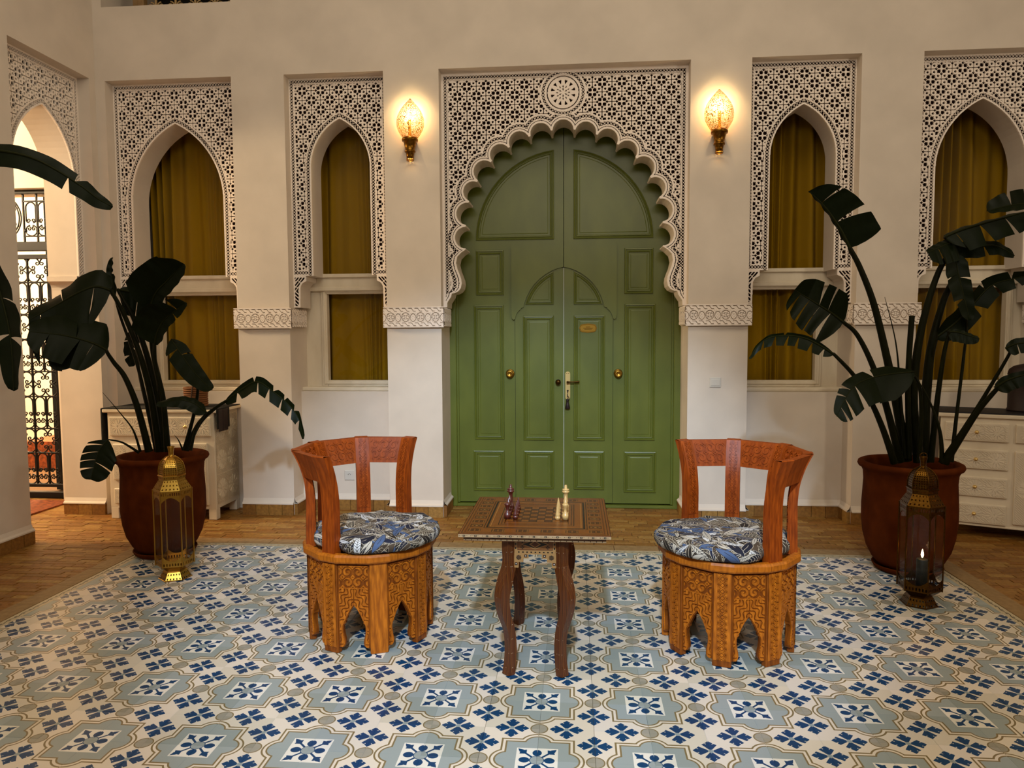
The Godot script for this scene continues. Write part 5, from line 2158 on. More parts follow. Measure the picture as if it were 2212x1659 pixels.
# ---- plants, chests, lanterns, lamps ----
func leaf(t: Node3D, stalk: Array, rib: Array, widths: Array, dirs: Array, tears: Array, r0: float, skin: Material) -> void:
	var b := MB.new()
	if rib.size():
		stalk = stalk + [rib[0]]
	var sp := smooth_path(stalk, 7)
	var rad := []
	for i in sp.size():
		var k := float(i) / (sp.size() - 1)
		rad.append(absf(r0) * lerpf(1.25, 0.42 if rib.size() else 0.12, pow(k, 0.7)) if r0 > 0 else absf(r0))
	b.tube(sp, rad, 9)
	part("stalk", b, M.stalk, t)
	if rib.is_empty():
		return
	var rp := smooth_path(rib, 10)
	var n := rp.size() - 1
	var at := func(s: float) -> Vector3:
		var f := clampf(s, 0, 1) * n
		var i := mini(int(f), n - 1)
		return rp[i].lerp(rp[i + 1], f - i)
	b = MB.new()
	for h in 2:
		var w: float = widths[h]
		var d: Vector3 = dirs[h]
		d = d.normalized()
		var cuts: Array = [0.0] + tears[h] + [1.0]
		for c in cuts.size() - 1:
			var s0: float = cuts[c]
			var s1: float = cuts[c + 1]
			var g0 := 0.0 if c == 0 else rng.randf_range(0.010, 0.030)
			var g1 := 0.0 if c == cuts.size() - 2 else rng.randf_range(0.010, 0.035)
			var tilt := rng.randf_range(-0.12, 0.12)
			var lift := rng.randf_range(-0.14, 0.14)
			var m := maxi(4, int((s1 - s0) * 26))
			var P := func(i: int, j: int) -> Vector3:
				var u := j / 5.0
				var s := lerpf(s0 + g0 * u, s1 - g1 * u, float(i) / m)
				var p: Vector3 = at.call(s)
				var tan: Vector3 = (at.call(s + 0.02) - at.call(s - 0.02)).normalized()
				var lat_d := (d - tan * d.dot(tan) * 0.6 + tan * (0.22 + tilt)).normalized()
				var up := tan.cross(lat_d).normalized()
				var wide := w * pow(minf(1.0, s / 0.16 + 0.06), 0.6) * pow(maxf(0.0, 1.0 - pow(s, 3.2)), 0.6)
				var sag := u * u * wide * 0.28
				return p + lat_d * (wide * u) + up * (u * wide * lift + sin(s * 31.0 + h * 2.0) * 0.004 * u) + Vector3(0, -sag * 0.6, 0)
			var N := func(i: int, j: int) -> Vector3:
				var a: Vector3 = P.call(mini(i + 1, m), j) - P.call(maxi(i - 1, 0), j)
				var e: Vector3 = P.call(i, mini(j + 1, 5)) - P.call(i, maxi(j - 1, 0))
				var q := a.cross(e)
				return q.normalized() if q.length() > 1e-9 else Vector3.UP
			for i in m:
				for j in 5:
					var p := [P.call(i, j), P.call(i + 1, j), P.call(i + 1, j + 1), P.call(i, j + 1)]
					var q := [N.call(i, j), N.call(i + 1, j), N.call(i + 1, j + 1), N.call(i, j + 1)]
					var z := Vector2.ZERO
					var face: Vector3 = (p[1] - p[0]).cross(p[2] - p[0])
					var ok := true
					for k in 4:
						if q[k].dot(face) <= 0:
							ok = false
					if ok:
						b.squad(p, q, [z, z, z, z])
					else:
						b.quad(p[0], p[1], p[2], p[3])
	var blade := part("leaf", b, skin, t)
	b = MB.new()
	var rr := []
	for i in rp.size():
		rr.append(lerpf(maxf(absf(r0) * 0.40, 0.004), 0.0016, float(i) / n))
	b.tube(rp, rr, 7)
	part("midrib", b, M.rib, blade)

func potted(label: String, at: Vector3, y: float) -> Node3D:
	var t := thing("potted_palm", label, "plant", Vector3.ZERO, 0, "")
	var b := MB.new()
	b.lathe([Vector2(0, 0.026), Vector2(0.150, 0.026), Vector2(0.168, 0.035), Vector2(0.20, 0.075), Vector2(0.232, 0.14), Vector2(0.252, 0.22), Vector2(0.262, 0.31), Vector2(0.262, 0.40), Vector2(0.257, 0.49), Vector2(0.254, 0.55), Vector2(0.258, 0.60), Vector2(0.268, 0.622), Vector2(0.284, 0.632), Vector2(0.290, 0.645), Vector2(0.286, 0.660), Vector2(0.272, 0.667), Vector2(0.254, 0.663), Vector2(0.243, 0.648), Vector2(0.236, 0.60), Vector2(0.234, 0.55)], 56, at)
	part("pot", b, M.pot, t)
	b = MB.new()
	b.lathe([Vector2(0, 0.0), Vector2(0.165, 0.0), Vector2(0.185, 0.012), Vector2(0.198, 0.034), Vector2(0.196, 0.040), Vector2(0.188, 0.036), Vector2(0.172, 0.018), Vector2(0.0, 0.016)], 40, at)
	part("saucer", b, M.pot, t)
	b = MB.new()
	b.lathe([Vector2(0.240, 0.585), Vector2(0.15, 0.60), Vector2(0.0, 0.605)], 32, at)
	part("soil", b, M.soil, t)
	return t

func star(x: float, y: float, w: float, h: float, n: float) -> float:
	# chip-carved rosette field over a w by h board
	var cells := maxf(1.0, roundf(w / h))
	var cw := w / cells
	var p := Vector2(fposmod(x, cw) - cw / 2, y - h / 2)
	var r := p.length()
	var R := minf(cw, h) * 0.44
	if r > R:
		return absf(fposmod((p.x + p.y) / 0.016, 1.0) - 0.5) * 0.008 - 0.0022
	if r > R * 0.92 or r < R * 0.12:
		return -0.001
	var a := absf(fposmod(p.angle() / TAU * n, 1.0) - 0.5)
	return (0.30 - absf(a - 0.02) * (0.5 + r / R)) * r * 0.30

func chest(called: String, label: String, at: Transform3D, w: float, left_small: float, fronts: Array) -> Node3D:
	# low white chest with chip-carved drawer fronts
	var t := thing(called, label, "chest")
	t.transform = at
	var d := 0.40
	var b := MB.new()
	b.box(Vector3(0.0, 0.085, -d), Vector3(w, 0.85, -0.0), 0.004)
	part("body", b, M.white_wood, t)
	b = MB.new()
	b.box(Vector3(-0.032, 0.848, -d - 0.01), Vector3(w + 0.03, 0.876, 0.02), 0.006)
	part("top_slab", b, M.white_wood, t)
	for x in [0.0, w - 0.065]:
		for z in [-0.06, -d]:
			b = MB.new()
			b.box(Vector3(x, 0.0, z), Vector3(x + 0.065, 0.09, z + 0.06), 0.004)
			part("leg", b, M.white_wood, t)
	b = MB.new()
	b.box(Vector3(0.065, 0.085, -0.012), Vector3(w - 0.065, 0.098, 0.004), 0.002)
	part("plinth", b, M.white_wood, t)
	for f in fronts:
		b = MB.new()
		b.box(Vector3(f[0], f[2], -0.005), Vector3(f[1], f[3], 0.016), 0.005)
		var fr := part("drawer" if f[4] == "drawer" else "door", b, M.white_wood, t)
		b = MB.new()
		var fw: float = f[1] - f[0] - 0.024
		var fh: float = f[3] - f[2] - 0.024
		b.carve(f[0] + 0.012, f[2] + 0.012, f[1] - 0.012, f[3] - 0.012, 0.0034, func(x: float, y: float) -> float: return star(x - f[0] - 0.012, y - f[2] - 0.012, fw, fh, 12.0), 0.0195, 0.0155)
		part("carving", b, M.white_wood, fr)
		if f[5]:
			b = MB.new()
			b.xf = Transform3D(Basis(Vector3.RIGHT, PI / 2), Vector3((f[0] + f[1]) / 2, (f[2] + f[3]) / 2, 0.017))
			b.lathe([Vector2(0.015, 0), Vector2(0.013, 0.004), Vector2(0.006, 0.006), Vector2(0.006, 0.012), Vector2(0.011, 0.017), Vector2(0.009, 0.023), Vector2(0, 0.025)], 14)
			part("knob", b, M.pale_brass, fr)
	# carved side panel
	b = MB.new()
	b.plain = false
	b.fit = func(p: Vector3) -> Vector3: return Vector3(w + p.z, p.y, -p.x)
	b.carve(0.02, 0.12, d - 0.02, 0.82, 0.004, func(x: float, y: float) -> float: return star(x - 0.02, fposmod(y - 0.12, 0.233), d - 0.04, 0.233, 10.0), 0.004, -0.0005)
	part("side_carving", b, M.white_wood, t)
	return t

func perforated(b: MB, p: Array, nx: int, ny: int, hole: float) -> void:
	# a sheet between four corners (ccw from outside) pierced by a grid of holes
	var at := func(u: float, v: float) -> Vector3: return (p[0] as Vector3).lerp(p[1], u).lerp((p[3] as Vector3).lerp(p[2], u), v)
	for i in nx:
		for j in ny:
			var u := [float(i) / nx, (i + 0.5 - hole / 2) / nx, (i + 0.5 + hole / 2) / nx, (i + 1.0) / nx]
			var v := [float(j) / ny, (j + 0.5 - hole / 2) / ny, (j + 0.5 + hole / 2) / ny, (j + 1.0) / ny]
			for a in 3:
				for c in 3:
					if a == 1 and c == 1:
						continue
					b.quad(at.call(u[a], v[c]), at.call(u[a + 1], v[c]), at.call(u[a + 1], v[c + 1]), at.call(u[a], v[c + 1]))

func hex(k: int, r: float, y: float) -> Vector3:
	var a := TAU * k / 6.0
	return Vector3(sin(a) * r, y, cos(a) * r)

func hex_skin(b: MB, rows: Array) -> void:
	for i in rows.size() - 1:
		for k in 6:
			b.quad(hex(k, rows[i].x, rows[i].y), hex(k + 1, rows[i].x, rows[i].y), hex(k + 1, rows[i + 1].x, rows[i + 1].y), hex(k, rows[i + 1].x, rows[i + 1].y))

func lantern(label: String, at: Vector3, turn: float, metal: Material, ring_top: bool) -> Node3D:
	var t := thing("floor_lantern", label, "lantern", at, turn, "tall brass floor lanterns")
	var b := MB.new()
	for k in 6:
		perforated(b, [hex(k, 0.092, 0.0), hex(k + 1, 0.092, 0.0), hex(k + 1, 0.068, 0.046), hex(k, 0.068, 0.046)], 5, 2, 0.42)
	hex_skin(b, [Vector2(0.068, 0.046), Vector2(0.062, 0.052), Vector2(0.076, 0.064), Vector2(0.100, 0.083), Vector2(0.107, 0.088)])
	hex_skin(b, [Vector2(0.094, 0.0), Vector2(0.096, 0.004), Vector2(0.092, 0.006)])
	part("foot", b, metal, t)
	b = MB.new()
	for k in 6:
		# lower and upper pierced bands, corner posts and the arched border of each pane
		perforated(b, [hex(k, 0.107, 0.088), hex(k + 1, 0.107, 0.088), hex(k + 1, 0.107, 0.118), hex(k, 0.107, 0.118)], 7, 1, 0.5)
		perforated(b, [hex(k, 0.107, 0.505), hex(k + 1, 0.107, 0.505), hex(k + 1, 0.107, 0.540), hex(k, 0.107, 0.540)], 9, 1, 0.5)
		var c := hex(k, 0.107, 0.31)
		b.tube(PackedVector3Array([Vector3(c.x, 0.085, c.z), Vector3(c.x, 0.542, c.z)]), [0.0042], 6)
		var p := hex(k, 0.106, 0.0)
		var q := hex(k + 1, 0.106, 0.0)
		for v in [[0.118, 0.150, 1.0], [0.505, 0.470, -1.0]]:
			for i in 10:
				var u0 := i / 10.0
				var u1 := (i + 1) / 10.0
				var h0: float = v[0] + (v[1] - v[0]) * pow(absf(u0 * 2 - 1), 2.0)
				var h1: float = v[0] + (v[1] - v[0]) * pow(absf(u1 * 2 - 1), 2.0)
				h0 += 0.004 * v[2]
				h1 += 0.004 * v[2]
				var e := [p.lerp(q, u0) + Vector3(0, v[0], 0), p.lerp(q, u1) + Vector3(0, v[0], 0), p.lerp(q, u1) + Vector3(0, h1, 0), p.lerp(q, u0) + Vector3(0, h0, 0)]
				if v[2] > 0:
					b.quad(e[0], e[1], e[2], e[3])
				else:
					b.quad(e[3], e[2], e[1], e[0])
	part("cage", b, metal, t)
	for k in 6:
		b = MB.new()
		b.quad(hex(k, 0.103, 0.118), hex(k + 1, 0.103, 0.118), hex(k + 1, 0.103, 0.505), hex(k, 0.103, 0.505))
		part("pane", b, M.lantern_glass, t)
	b = MB.new()
	b.prism(PackedVector2Array([Vector2(hex(0, 0.1, 0).x, -hex(0, 0.1, 0).z), Vector2(hex(1, 0.1, 0).x, -hex(1, 0.1, 0).z), Vector2(hex(2, 0.1, 0).x, -hex(2, 0.1, 0).z), Vector2(hex(3, 0.1, 0).x, -hex(3, 0.1, 0).z), Vector2(hex(4, 0.1, 0).x, -hex(4, 0.1, 0).z), Vector2(hex(5, 0.1, 0).x, -hex(5, 0.1, 0).z)]), 0.088, 0.092)
	var floor_m := part("tray", b, metal, t, Transform3D(Basis(Vector3.RIGHT, -PI / 2), Vector3.ZERO))
	floor_m.name = "tray"
	b = MB.new()
	for k in 6:
		perforated(b, [hex(k, 0.108, 0.540), hex(k + 1, 0.108, 0.540), hex(k + 1, 0.070, 0.602), hex(k, 0.070, 0.602)], 5, 3, 0.38)
		perforated(b, [hex(k, 0.074, 0.602), hex(k + 1, 0.074, 0.602), hex(k + 1, 0.074, 0.622), hex(k, 0.074, 0.622)], 6, 1, 0.5)
	hex_skin(b, [Vector2(0.078, 0.620), Vector2(0.079, 0.626), Vector2(0.072, 0.629)])
	part("shoulder", b, metal, t)
	b = MB.new()
	var dome := [Vector2(0.070, 0.628), Vector2(0.0715, 0.650), Vector2(0.068, 0.675), Vector2(0.060, 0.698), Vector2(0.046, 0.717), Vector2(0.030, 0.730), Vector2(0.017, 0.737)]
	for i in dome.size() - 1:
		for k in 6:
			var e := [hex(k, dome[i].x, dome[i].y), hex(k + 1, dome[i].x, dome[i].y), hex(k + 1, dome[i + 1].x, dome[i + 1].y), hex(k, dome[i + 1].x, dome[i + 1].y)]
			if i < 4:
				perforated(b, e, 6, 2, 0.52)
			else:
				b.quad(e[0], e[1], e[2], e[3])
	for k in 6:
		var rib := PackedVector3Array()
		for q in dome:
			rib.append(hex(k, q.x + 0.001, q.y))
		b.tube(rib, [0.0035], 5)
	part("pierced_dome", b, metal, t)
	b = MB.new()
	b.lathe([Vector2(0.017, 0.735), Vector2(0.014, 0.742), Vector2(0.015, 0.765), Vector2(0.020, 0.790), Vector2(0.0205, 0.793), Vector2(0.016, 0.790), Vector2(0.0, 0.760)], 18)
	part("neck", b, metal, t)
	if ring_top:
		b = MB.new()
		b.tube(arch_ring(Vector3(0, 0.797, 0), 0.017), [0.0025], 6, 1.0, false)
		part("ring", b, metal, t)
	return t

func arch_ring(c: Vector3, r: float) -> PackedVector3Array:
	var p := PackedVector3Array()
	for i in 21:
		var a := TAU * i / 20.0
		p.append(c + Vector3(cos(a) * r, sin(a) * r * 0.8, 0))
	return p

func sconce(label: String, x: float, dy: float) -> void:
	var t := thing("wall_sconce", label, "wall lamp", Vector3(x, dy, ZW), 0, "pierced brass wall sconces")
	var y0 := 2.948
	var y1 := 3.250
	var P := func(u: float, v: float) -> Vector3:
		# u round from wall to wall, v from cup to tip
		var y := lerpf(y0, y1, v)
		var w := 0.108 * pow(sin(PI * (0.17 + 0.83 * v)), 0.92)
		if v < 0.35:
			w = lerpf(0.058, 0.108 * pow(sin(PI * (0.17 + 0.83 * 0.35)), 0.92), sin(v / 0.35 * PI / 2))
		var a := lerpf(-1.5, 1.5, u)
		return Vector3(sin(a) * w, y, 0.028 + 0.085 * cos(a) * (w / 0.108))
	var b := MB.new()
	var nx := 44
	var ny := 58
	for i in nx:
		for j in ny:
			var u0 := float(i) / nx
			var u1 := (i + 1.0) / nx
			var v0 := float(j) / ny
			var v1 := (j + 1.0) / ny
			var edge := i < 1 or i >= nx - 1 or j < 1 or j >= ny - 2
			if edge or rng.randf() < 0.12:
				b.quad(P.call(u0, v0), P.call(u1, v0), P.call(u1, v1), P.call(u0, v1))
				continue
			var h := rng.randf_range(0.44, 0.70)
			var uu := [u0, lerpf(u0, u1, 0.5 - h / 2), lerpf(u0, u1, 0.5 + h / 2), u1]
			var vv := [v0, lerpf(v0, v1, 0.5 - h / 2), lerpf(v0, v1, 0.5 + h / 2), v1]
			for a in 3:
				for c in 3:
					if a != 1 or c != 1:
						b.quad(P.call(uu[a], vv[c]), P.call(uu[a + 1], vv[c]), P.call(uu[a + 1], vv[c + 1]), P.call(uu[a], vv[c + 1]))
	part("pierced_shade", b, M.gold, t)
	b = MB.new()
	var zc := 0.052
	b.lathe([Vector2(0.024, 2.792), Vector2(0.027, 2.79), Vector2(0.029, 2.812), Vector2(0.033, 2.836), Vector2(0.041, 2.838), Vector2(0.043, 2.846), Vector2(0.040, 2.853), Vector2(0.037, 2.856), Vector2(0.041, 2.88), Vector2(0.049, 2.918), Vector2(0.060, 2.921), Vector2(0.063, 2.933), Vector2(0.060, 2.942), Vector2(0.052, 2.945), Vector2(0.050, 2.950), Vector2(0.044, 2.946), Vector2(0.036, 2.88), Vector2(0.026, 2.83), Vector2(0.024, 2.792)], 28, Vector3(0, 0, zc))
	for k in 14:
		var a := TAU * k / 14.0
		b.tube(PackedVector3Array([Vector3(sin(a) * 0.0255, 2.778, zc + cos(a) * 0.0255), Vector3(sin(a) * 0.0255, 2.793, zc + cos(a) * 0.0255)]), [0.0032], 5)
	b.lathe([Vector2(0.0225, 2.776), Vector2(0.028, 2.776), Vector2(0.028, 2.780), Vector2(0.0225, 2.780), Vector2(0.0225, 2.776)], 24, Vector3(0, 0, zc))
	part("cup", b, M.old_brass, t)
	b = MB.new()
	b.box(Vector3(-0.012, 2.86, 0.0), Vector3(0.012, 2.91, 0.02), 0.003)
	part("wall_bracket", b, M.old_brass, t)
	# candle-shaped holder, bulb and its light
	b = MB.new()
	b.lathe([Vector2(0.011, 2.94), Vector2(0.011, 3.085), Vector2(0, 3.087)], 12, Vector3(0, 0, zc))
	part("lamp_holder", b, M.pale_brass, t)
	b = MB.new()
	b.lathe([Vector2(0.0, 3.085), Vector2(0.012, 3.09), Vector2(0.022, 3.115), Vector2(0.020, 3.14), Vector2(0.010, 3.168), Vector2(0.0, 3.18)], 16, Vector3(0, 0, zc))
	part("bulb", b, M.bulb, t)
	omni("bulb_light", Vector3(0, 3.13, zc), Color(1.0, 0.87, 0.62), SCONCE, 0.006, t)
	omni("foot_light", Vector3(0, 2.80, zc), Color(1.0, 0.84, 0.6), SCONCE * 0.05, 0.003, t)

const SCONCE := 0.13

func more_objects() -> void:
	M.gold = mat(Color(0.85, 0.62, 0.22), 0.35, 0.85)
	M.bulb = mat(Color(1, 0.95, 0.85), 0.3)
	M.bulb.emission_enabled = true
	M.bulb.emission = Color(1.0, 0.88, 0.66)
	M.bulb.emission_energy_multiplier = 9.0
	sconce("pierced brass leaf-shaped sconce glowing on the pilaster left of the green door", -1.252, 0.0)
	sconce("pierced brass leaf-shaped sconce glowing on the pilaster right of the green door", 1.064, -0.006)
	var a := potted("large broad-leaved plant in a terracotta pot before the left white chest", Vector3(-2.73, 0, -4.60), 0.65)
	left_leaves(a)
	a = potted("large broad-leaved plant in a terracotta pot before the right white chest", Vector3(2.025, 0, -4.57), 0.66)
	right_leaves(a)
	a = thing("leafy_plant", "plant standing nearest the viewer, only two leaves reaching in at left edge", "plant")
	near_leaves(a)
	lantern("bright brass six-sided lantern before the left terracotta pot", Vector3(-2.39, 0, -4.12), deg_to_rad(-8), M.brass, false)
	lantern("darker brass six-sided lantern holding a candle before the right terracotta pot", Vector3(1.832, 0, -3.985), deg_to_rad(-3), M.dark_gold, true)
	var c := thing("candle", "lit dark green candle standing inside the right brass lantern", "candle", Vector3(1.838, 0.0925, -3.975))
	var b := MB.new()
	b.lathe([Vector2(0, 0), Vector2(0.028, 0), Vector2(0.028, 0.150), Vector2(0.025, 0.155), Vector2(0.010, 0.152), Vector2(0, 0.151)], 20)
	part("wax", b, M.wax, c)
	b = MB.new()
	b.tube(PackedVector3Array([Vector3(0, 0.151, 0), Vector3(0.001, 0.166, 0)]), [0.0012], 5)
	part("wick", b, M.dark, c)
	b = MB.new()
	b.lathe([Vector2(0, 0.158), Vector2(0.005, 0.165), Vector2(0.0075, 0.176), Vector2(0.006, 0.189), Vector2(0.0025, 0.202), Vector2(0, 0.208)], 12)
	part("flame", b, M.flame, c)
	omni("flame_light", Vector3(0, 0.18, 0), Color(1.0, 0.7, 0.36), 0.004, 0.006, c)
	# chests and what lies on them
	chest("carved_chest", "white carved chest under the window behind the left plant", shift(-3.68, 0, -5.455), 0.875, 0.3, [[0.02, 0.425, 0.663, 0.817, "drawer", false], [0.45, 0.855, 0.663, 0.817, "drawer", true], [0.04, 0.30, 0.478, 0.60, "drawer", false], [0.04, 0.30, 0.312, 0.438, "drawer", false], [0.04, 0.30, 0.122, 0.245, "drawer", false], [0.34, 0.82, 0.12, 0.61, "door", false]])
	chest("carved_chest", "white carved chest of drawers standing askew behind the right plant", shift(2.60, 0, -5.42, deg_to_rad(-24.6)), 1.15, 0.4, [[0.03, 0.41, 0.685, 0.815, "drawer", true], [0.03, 0.41, 0.49, 0.63, "drawer", true], [0.03, 0.41, 0.295, 0.435, "drawer", true], [0.03, 0.41, 0.105, 0.245, "drawer", true], [0.445, 0.70, 0.685, 0.815, "drawer", true], [0.445, 0.70, 0.12, 0.63, "door", true], [0.735, 1.11, 0.685, 0.815, "drawer", true], [0.735, 1.11, 0.12, 0.63, "door", true]])
	runner()
	basket()
	canister()
	# switch and socket
	c = thing("light_switch", "white rectangular light switch on the pilaster right of the green door", "switch", Vector3(1.066, 1.074, ZW))
	b = MB.new()
	b.box(Vector3(-0.043, -0.038, 0), Vector3(0.043, 0.038, 0.008), 0.003)
	part("plate", b, M.plate, c)
	b = MB.new()
	b.box(Vector3(-0.034, -0.026, 0.007), Vector3(0.034, 0.020, 0.011), 0.002)
	part("rocker", b, M.plate, c)
	c = thing("wall_socket", "white power socket low in the niche left of the green door", "socket", Vector3(-1.860, 0.288, -5.87))
	b = MB.new()
	b.box(Vector3(-0.041, -0.041, 0), Vector3(0.041, 0.041, 0.008), 0.003)
	part("plate", b, M.plate, c)
	b = MB.new()
	b.prism(arc_pts(Vector2(0, 0.006), 0.020, 0, TAU * 0.97, 24), 0.0075, 0.0088)
	var well := part("well", b, M.plate, c)
	for s: int in [-1, 1]:
		b = MB.new()
		b.prism(arc_pts(Vector2(s * 0.0095, 0.006), 0.0028, 0, TAU * 0.95, 10), 0.0087, 0.0095)
		part("pin_hole", b, M.dark, well)
	b = MB.new()
	b.prism(arc_pts(Vector2(0, 0.016), 0.0024, 0, TAU * 0.95, 10), 0.0087, 0.0115)
	part("earth_pin", b, M.dark_brass, well)

func runner() -> void:
	# wool runner over the left chest: top, a tail at the left and a corner over the right side
	var b := MB.new()
	b.box(Vector3(-3.706, 0.8762, -5.85), Vector3(-2.775, 0.883, -5.437), 0.002)
	b.box(Vector3(-3.736, 0.60, -5.63), Vector3(-3.714, 0.883, -5.45), 0.006)
	b.box(Vector3(-3.742, 0.74, -5.62), Vector3(-3.730, 0.875, -5.46), 0.005)
	b.box(Vector3(-2.777, 0.72, -5.64), Vector3(-2.765, 0.883, -5.437), 0.004)
	var t := top("table_runner", b, M.wool, "dark green and brown wool runner draped over the left white chest", "cloth")
	b = MB.new()
	b.box(Vector3(-2.766, 0.70, -5.60), Vector3(-2.760, 0.872, -5.45), 0.003)
	b.box(Vector3(-2.761, 0.70, -5.53), Vector3(-2.757, 0.872, -5.515), 0.001)
	part("fringe_panel", b, M.rust, t)
	b = MB.new()
	b.box(Vector3(-0.05, 0.8762, -0.40), Vector3(1.18, 0.886, 0.012), 0.003)
	b.box(Vector3(-0.056, 0.62, -0.38), Vector3(-0.034, 0.886, -0.04), 0.006)
	top("dark_cloth", b, M.plum, "dark plum patterned cloth spread over the right white chest of drawers", "cloth", shift(2.60, 0, -5.42, deg_to_rad(-24.6)))

func basket() -> void:
	var prof := [Vector2(0, 0.0)]
	var r0 := 0.088
	for i in 9:
		var y := i * 0.0175
		for k in 5:
			var a := -PI / 2 + PI * k / 4.0
			prof.append(Vector2(r0 - 0.004 + (0.003 if i > 5 else 0.0) + cos(a) * 0.0085, y + 0.00875 + sin(a) * 0.0085))
	prof.append(Vector2(r0 - 0.014, 0.152))
	prof.append(Vector2(r0 - 0.016, 0.10))
	prof.append(Vector2(0, 0.098))
	var b := MB.new()
	b.lathe(prof, 36)
	var t := thing("coil_basket", "round coiled straw basket on the left white chest", "basket", Vector3(-3.032, 0.8838, -5.62))
	part("woven_wall", b, M.coil, t)
	b = MB.new()
	b.tube(smooth_path([Vector3(0.018, 0.156, 0.078), Vector3(0.020, 0.162, 0.088), Vector3(0.018, 0.12, 0.096), Vector3(0.008, 0.05, 0.097), Vector3(0.004, 0.0, 0.095)], 4), [0.006], 6)
	part("strap", b, M.dry, t)
	b = MB.new()
	b.tube(smooth_path([Vector3(-0.05, 0.152, 0.0), Vector3(-0.01, 0.160, 0.0), Vector3(0.02, 0.158, 0.0)], 5), [0.007], 6)
	part("rim_cord", b, M.coil, t)

func canister() -> void:
	var t := thing("metal_jar", "dark rusty pierced metal jar at the right edge on the white chest of drawers", "jar", Vector3(3.19, 0.887, -5.43))
	var b := MB.new()
	b.lathe([Vector2(0, 0), Vector2(0.125, 0.0), Vector2(0.128, 0.01), Vector2(0.122, 0.02), Vector2(0.122, 0.25), Vector2(0.128, 0.258), Vector2(0.124, 0.27), Vector2(0.0, 0.27)], 36)
	part("body", b, M.rust, t)
	b = MB.new()
	b.lathe([Vector2(0.126, 0.271), Vector2(0.118, 0.295), Vector2(0.09, 0.318), Vector2(0.04, 0.332), Vector2(0.014, 0.34), Vector2(0.020, 0.355), Vector2(0.0, 0.365)], 32)
	part("lid", b, M.rust, t)
	b = MB.new()
	b.tube(PackedVector3Array([Vector3(-0.13, 0.17, 0.02), Vector3(-0.16, 0.17, 0.02)]), [0.007], 8)
	part("handle", b, M.iron, t)

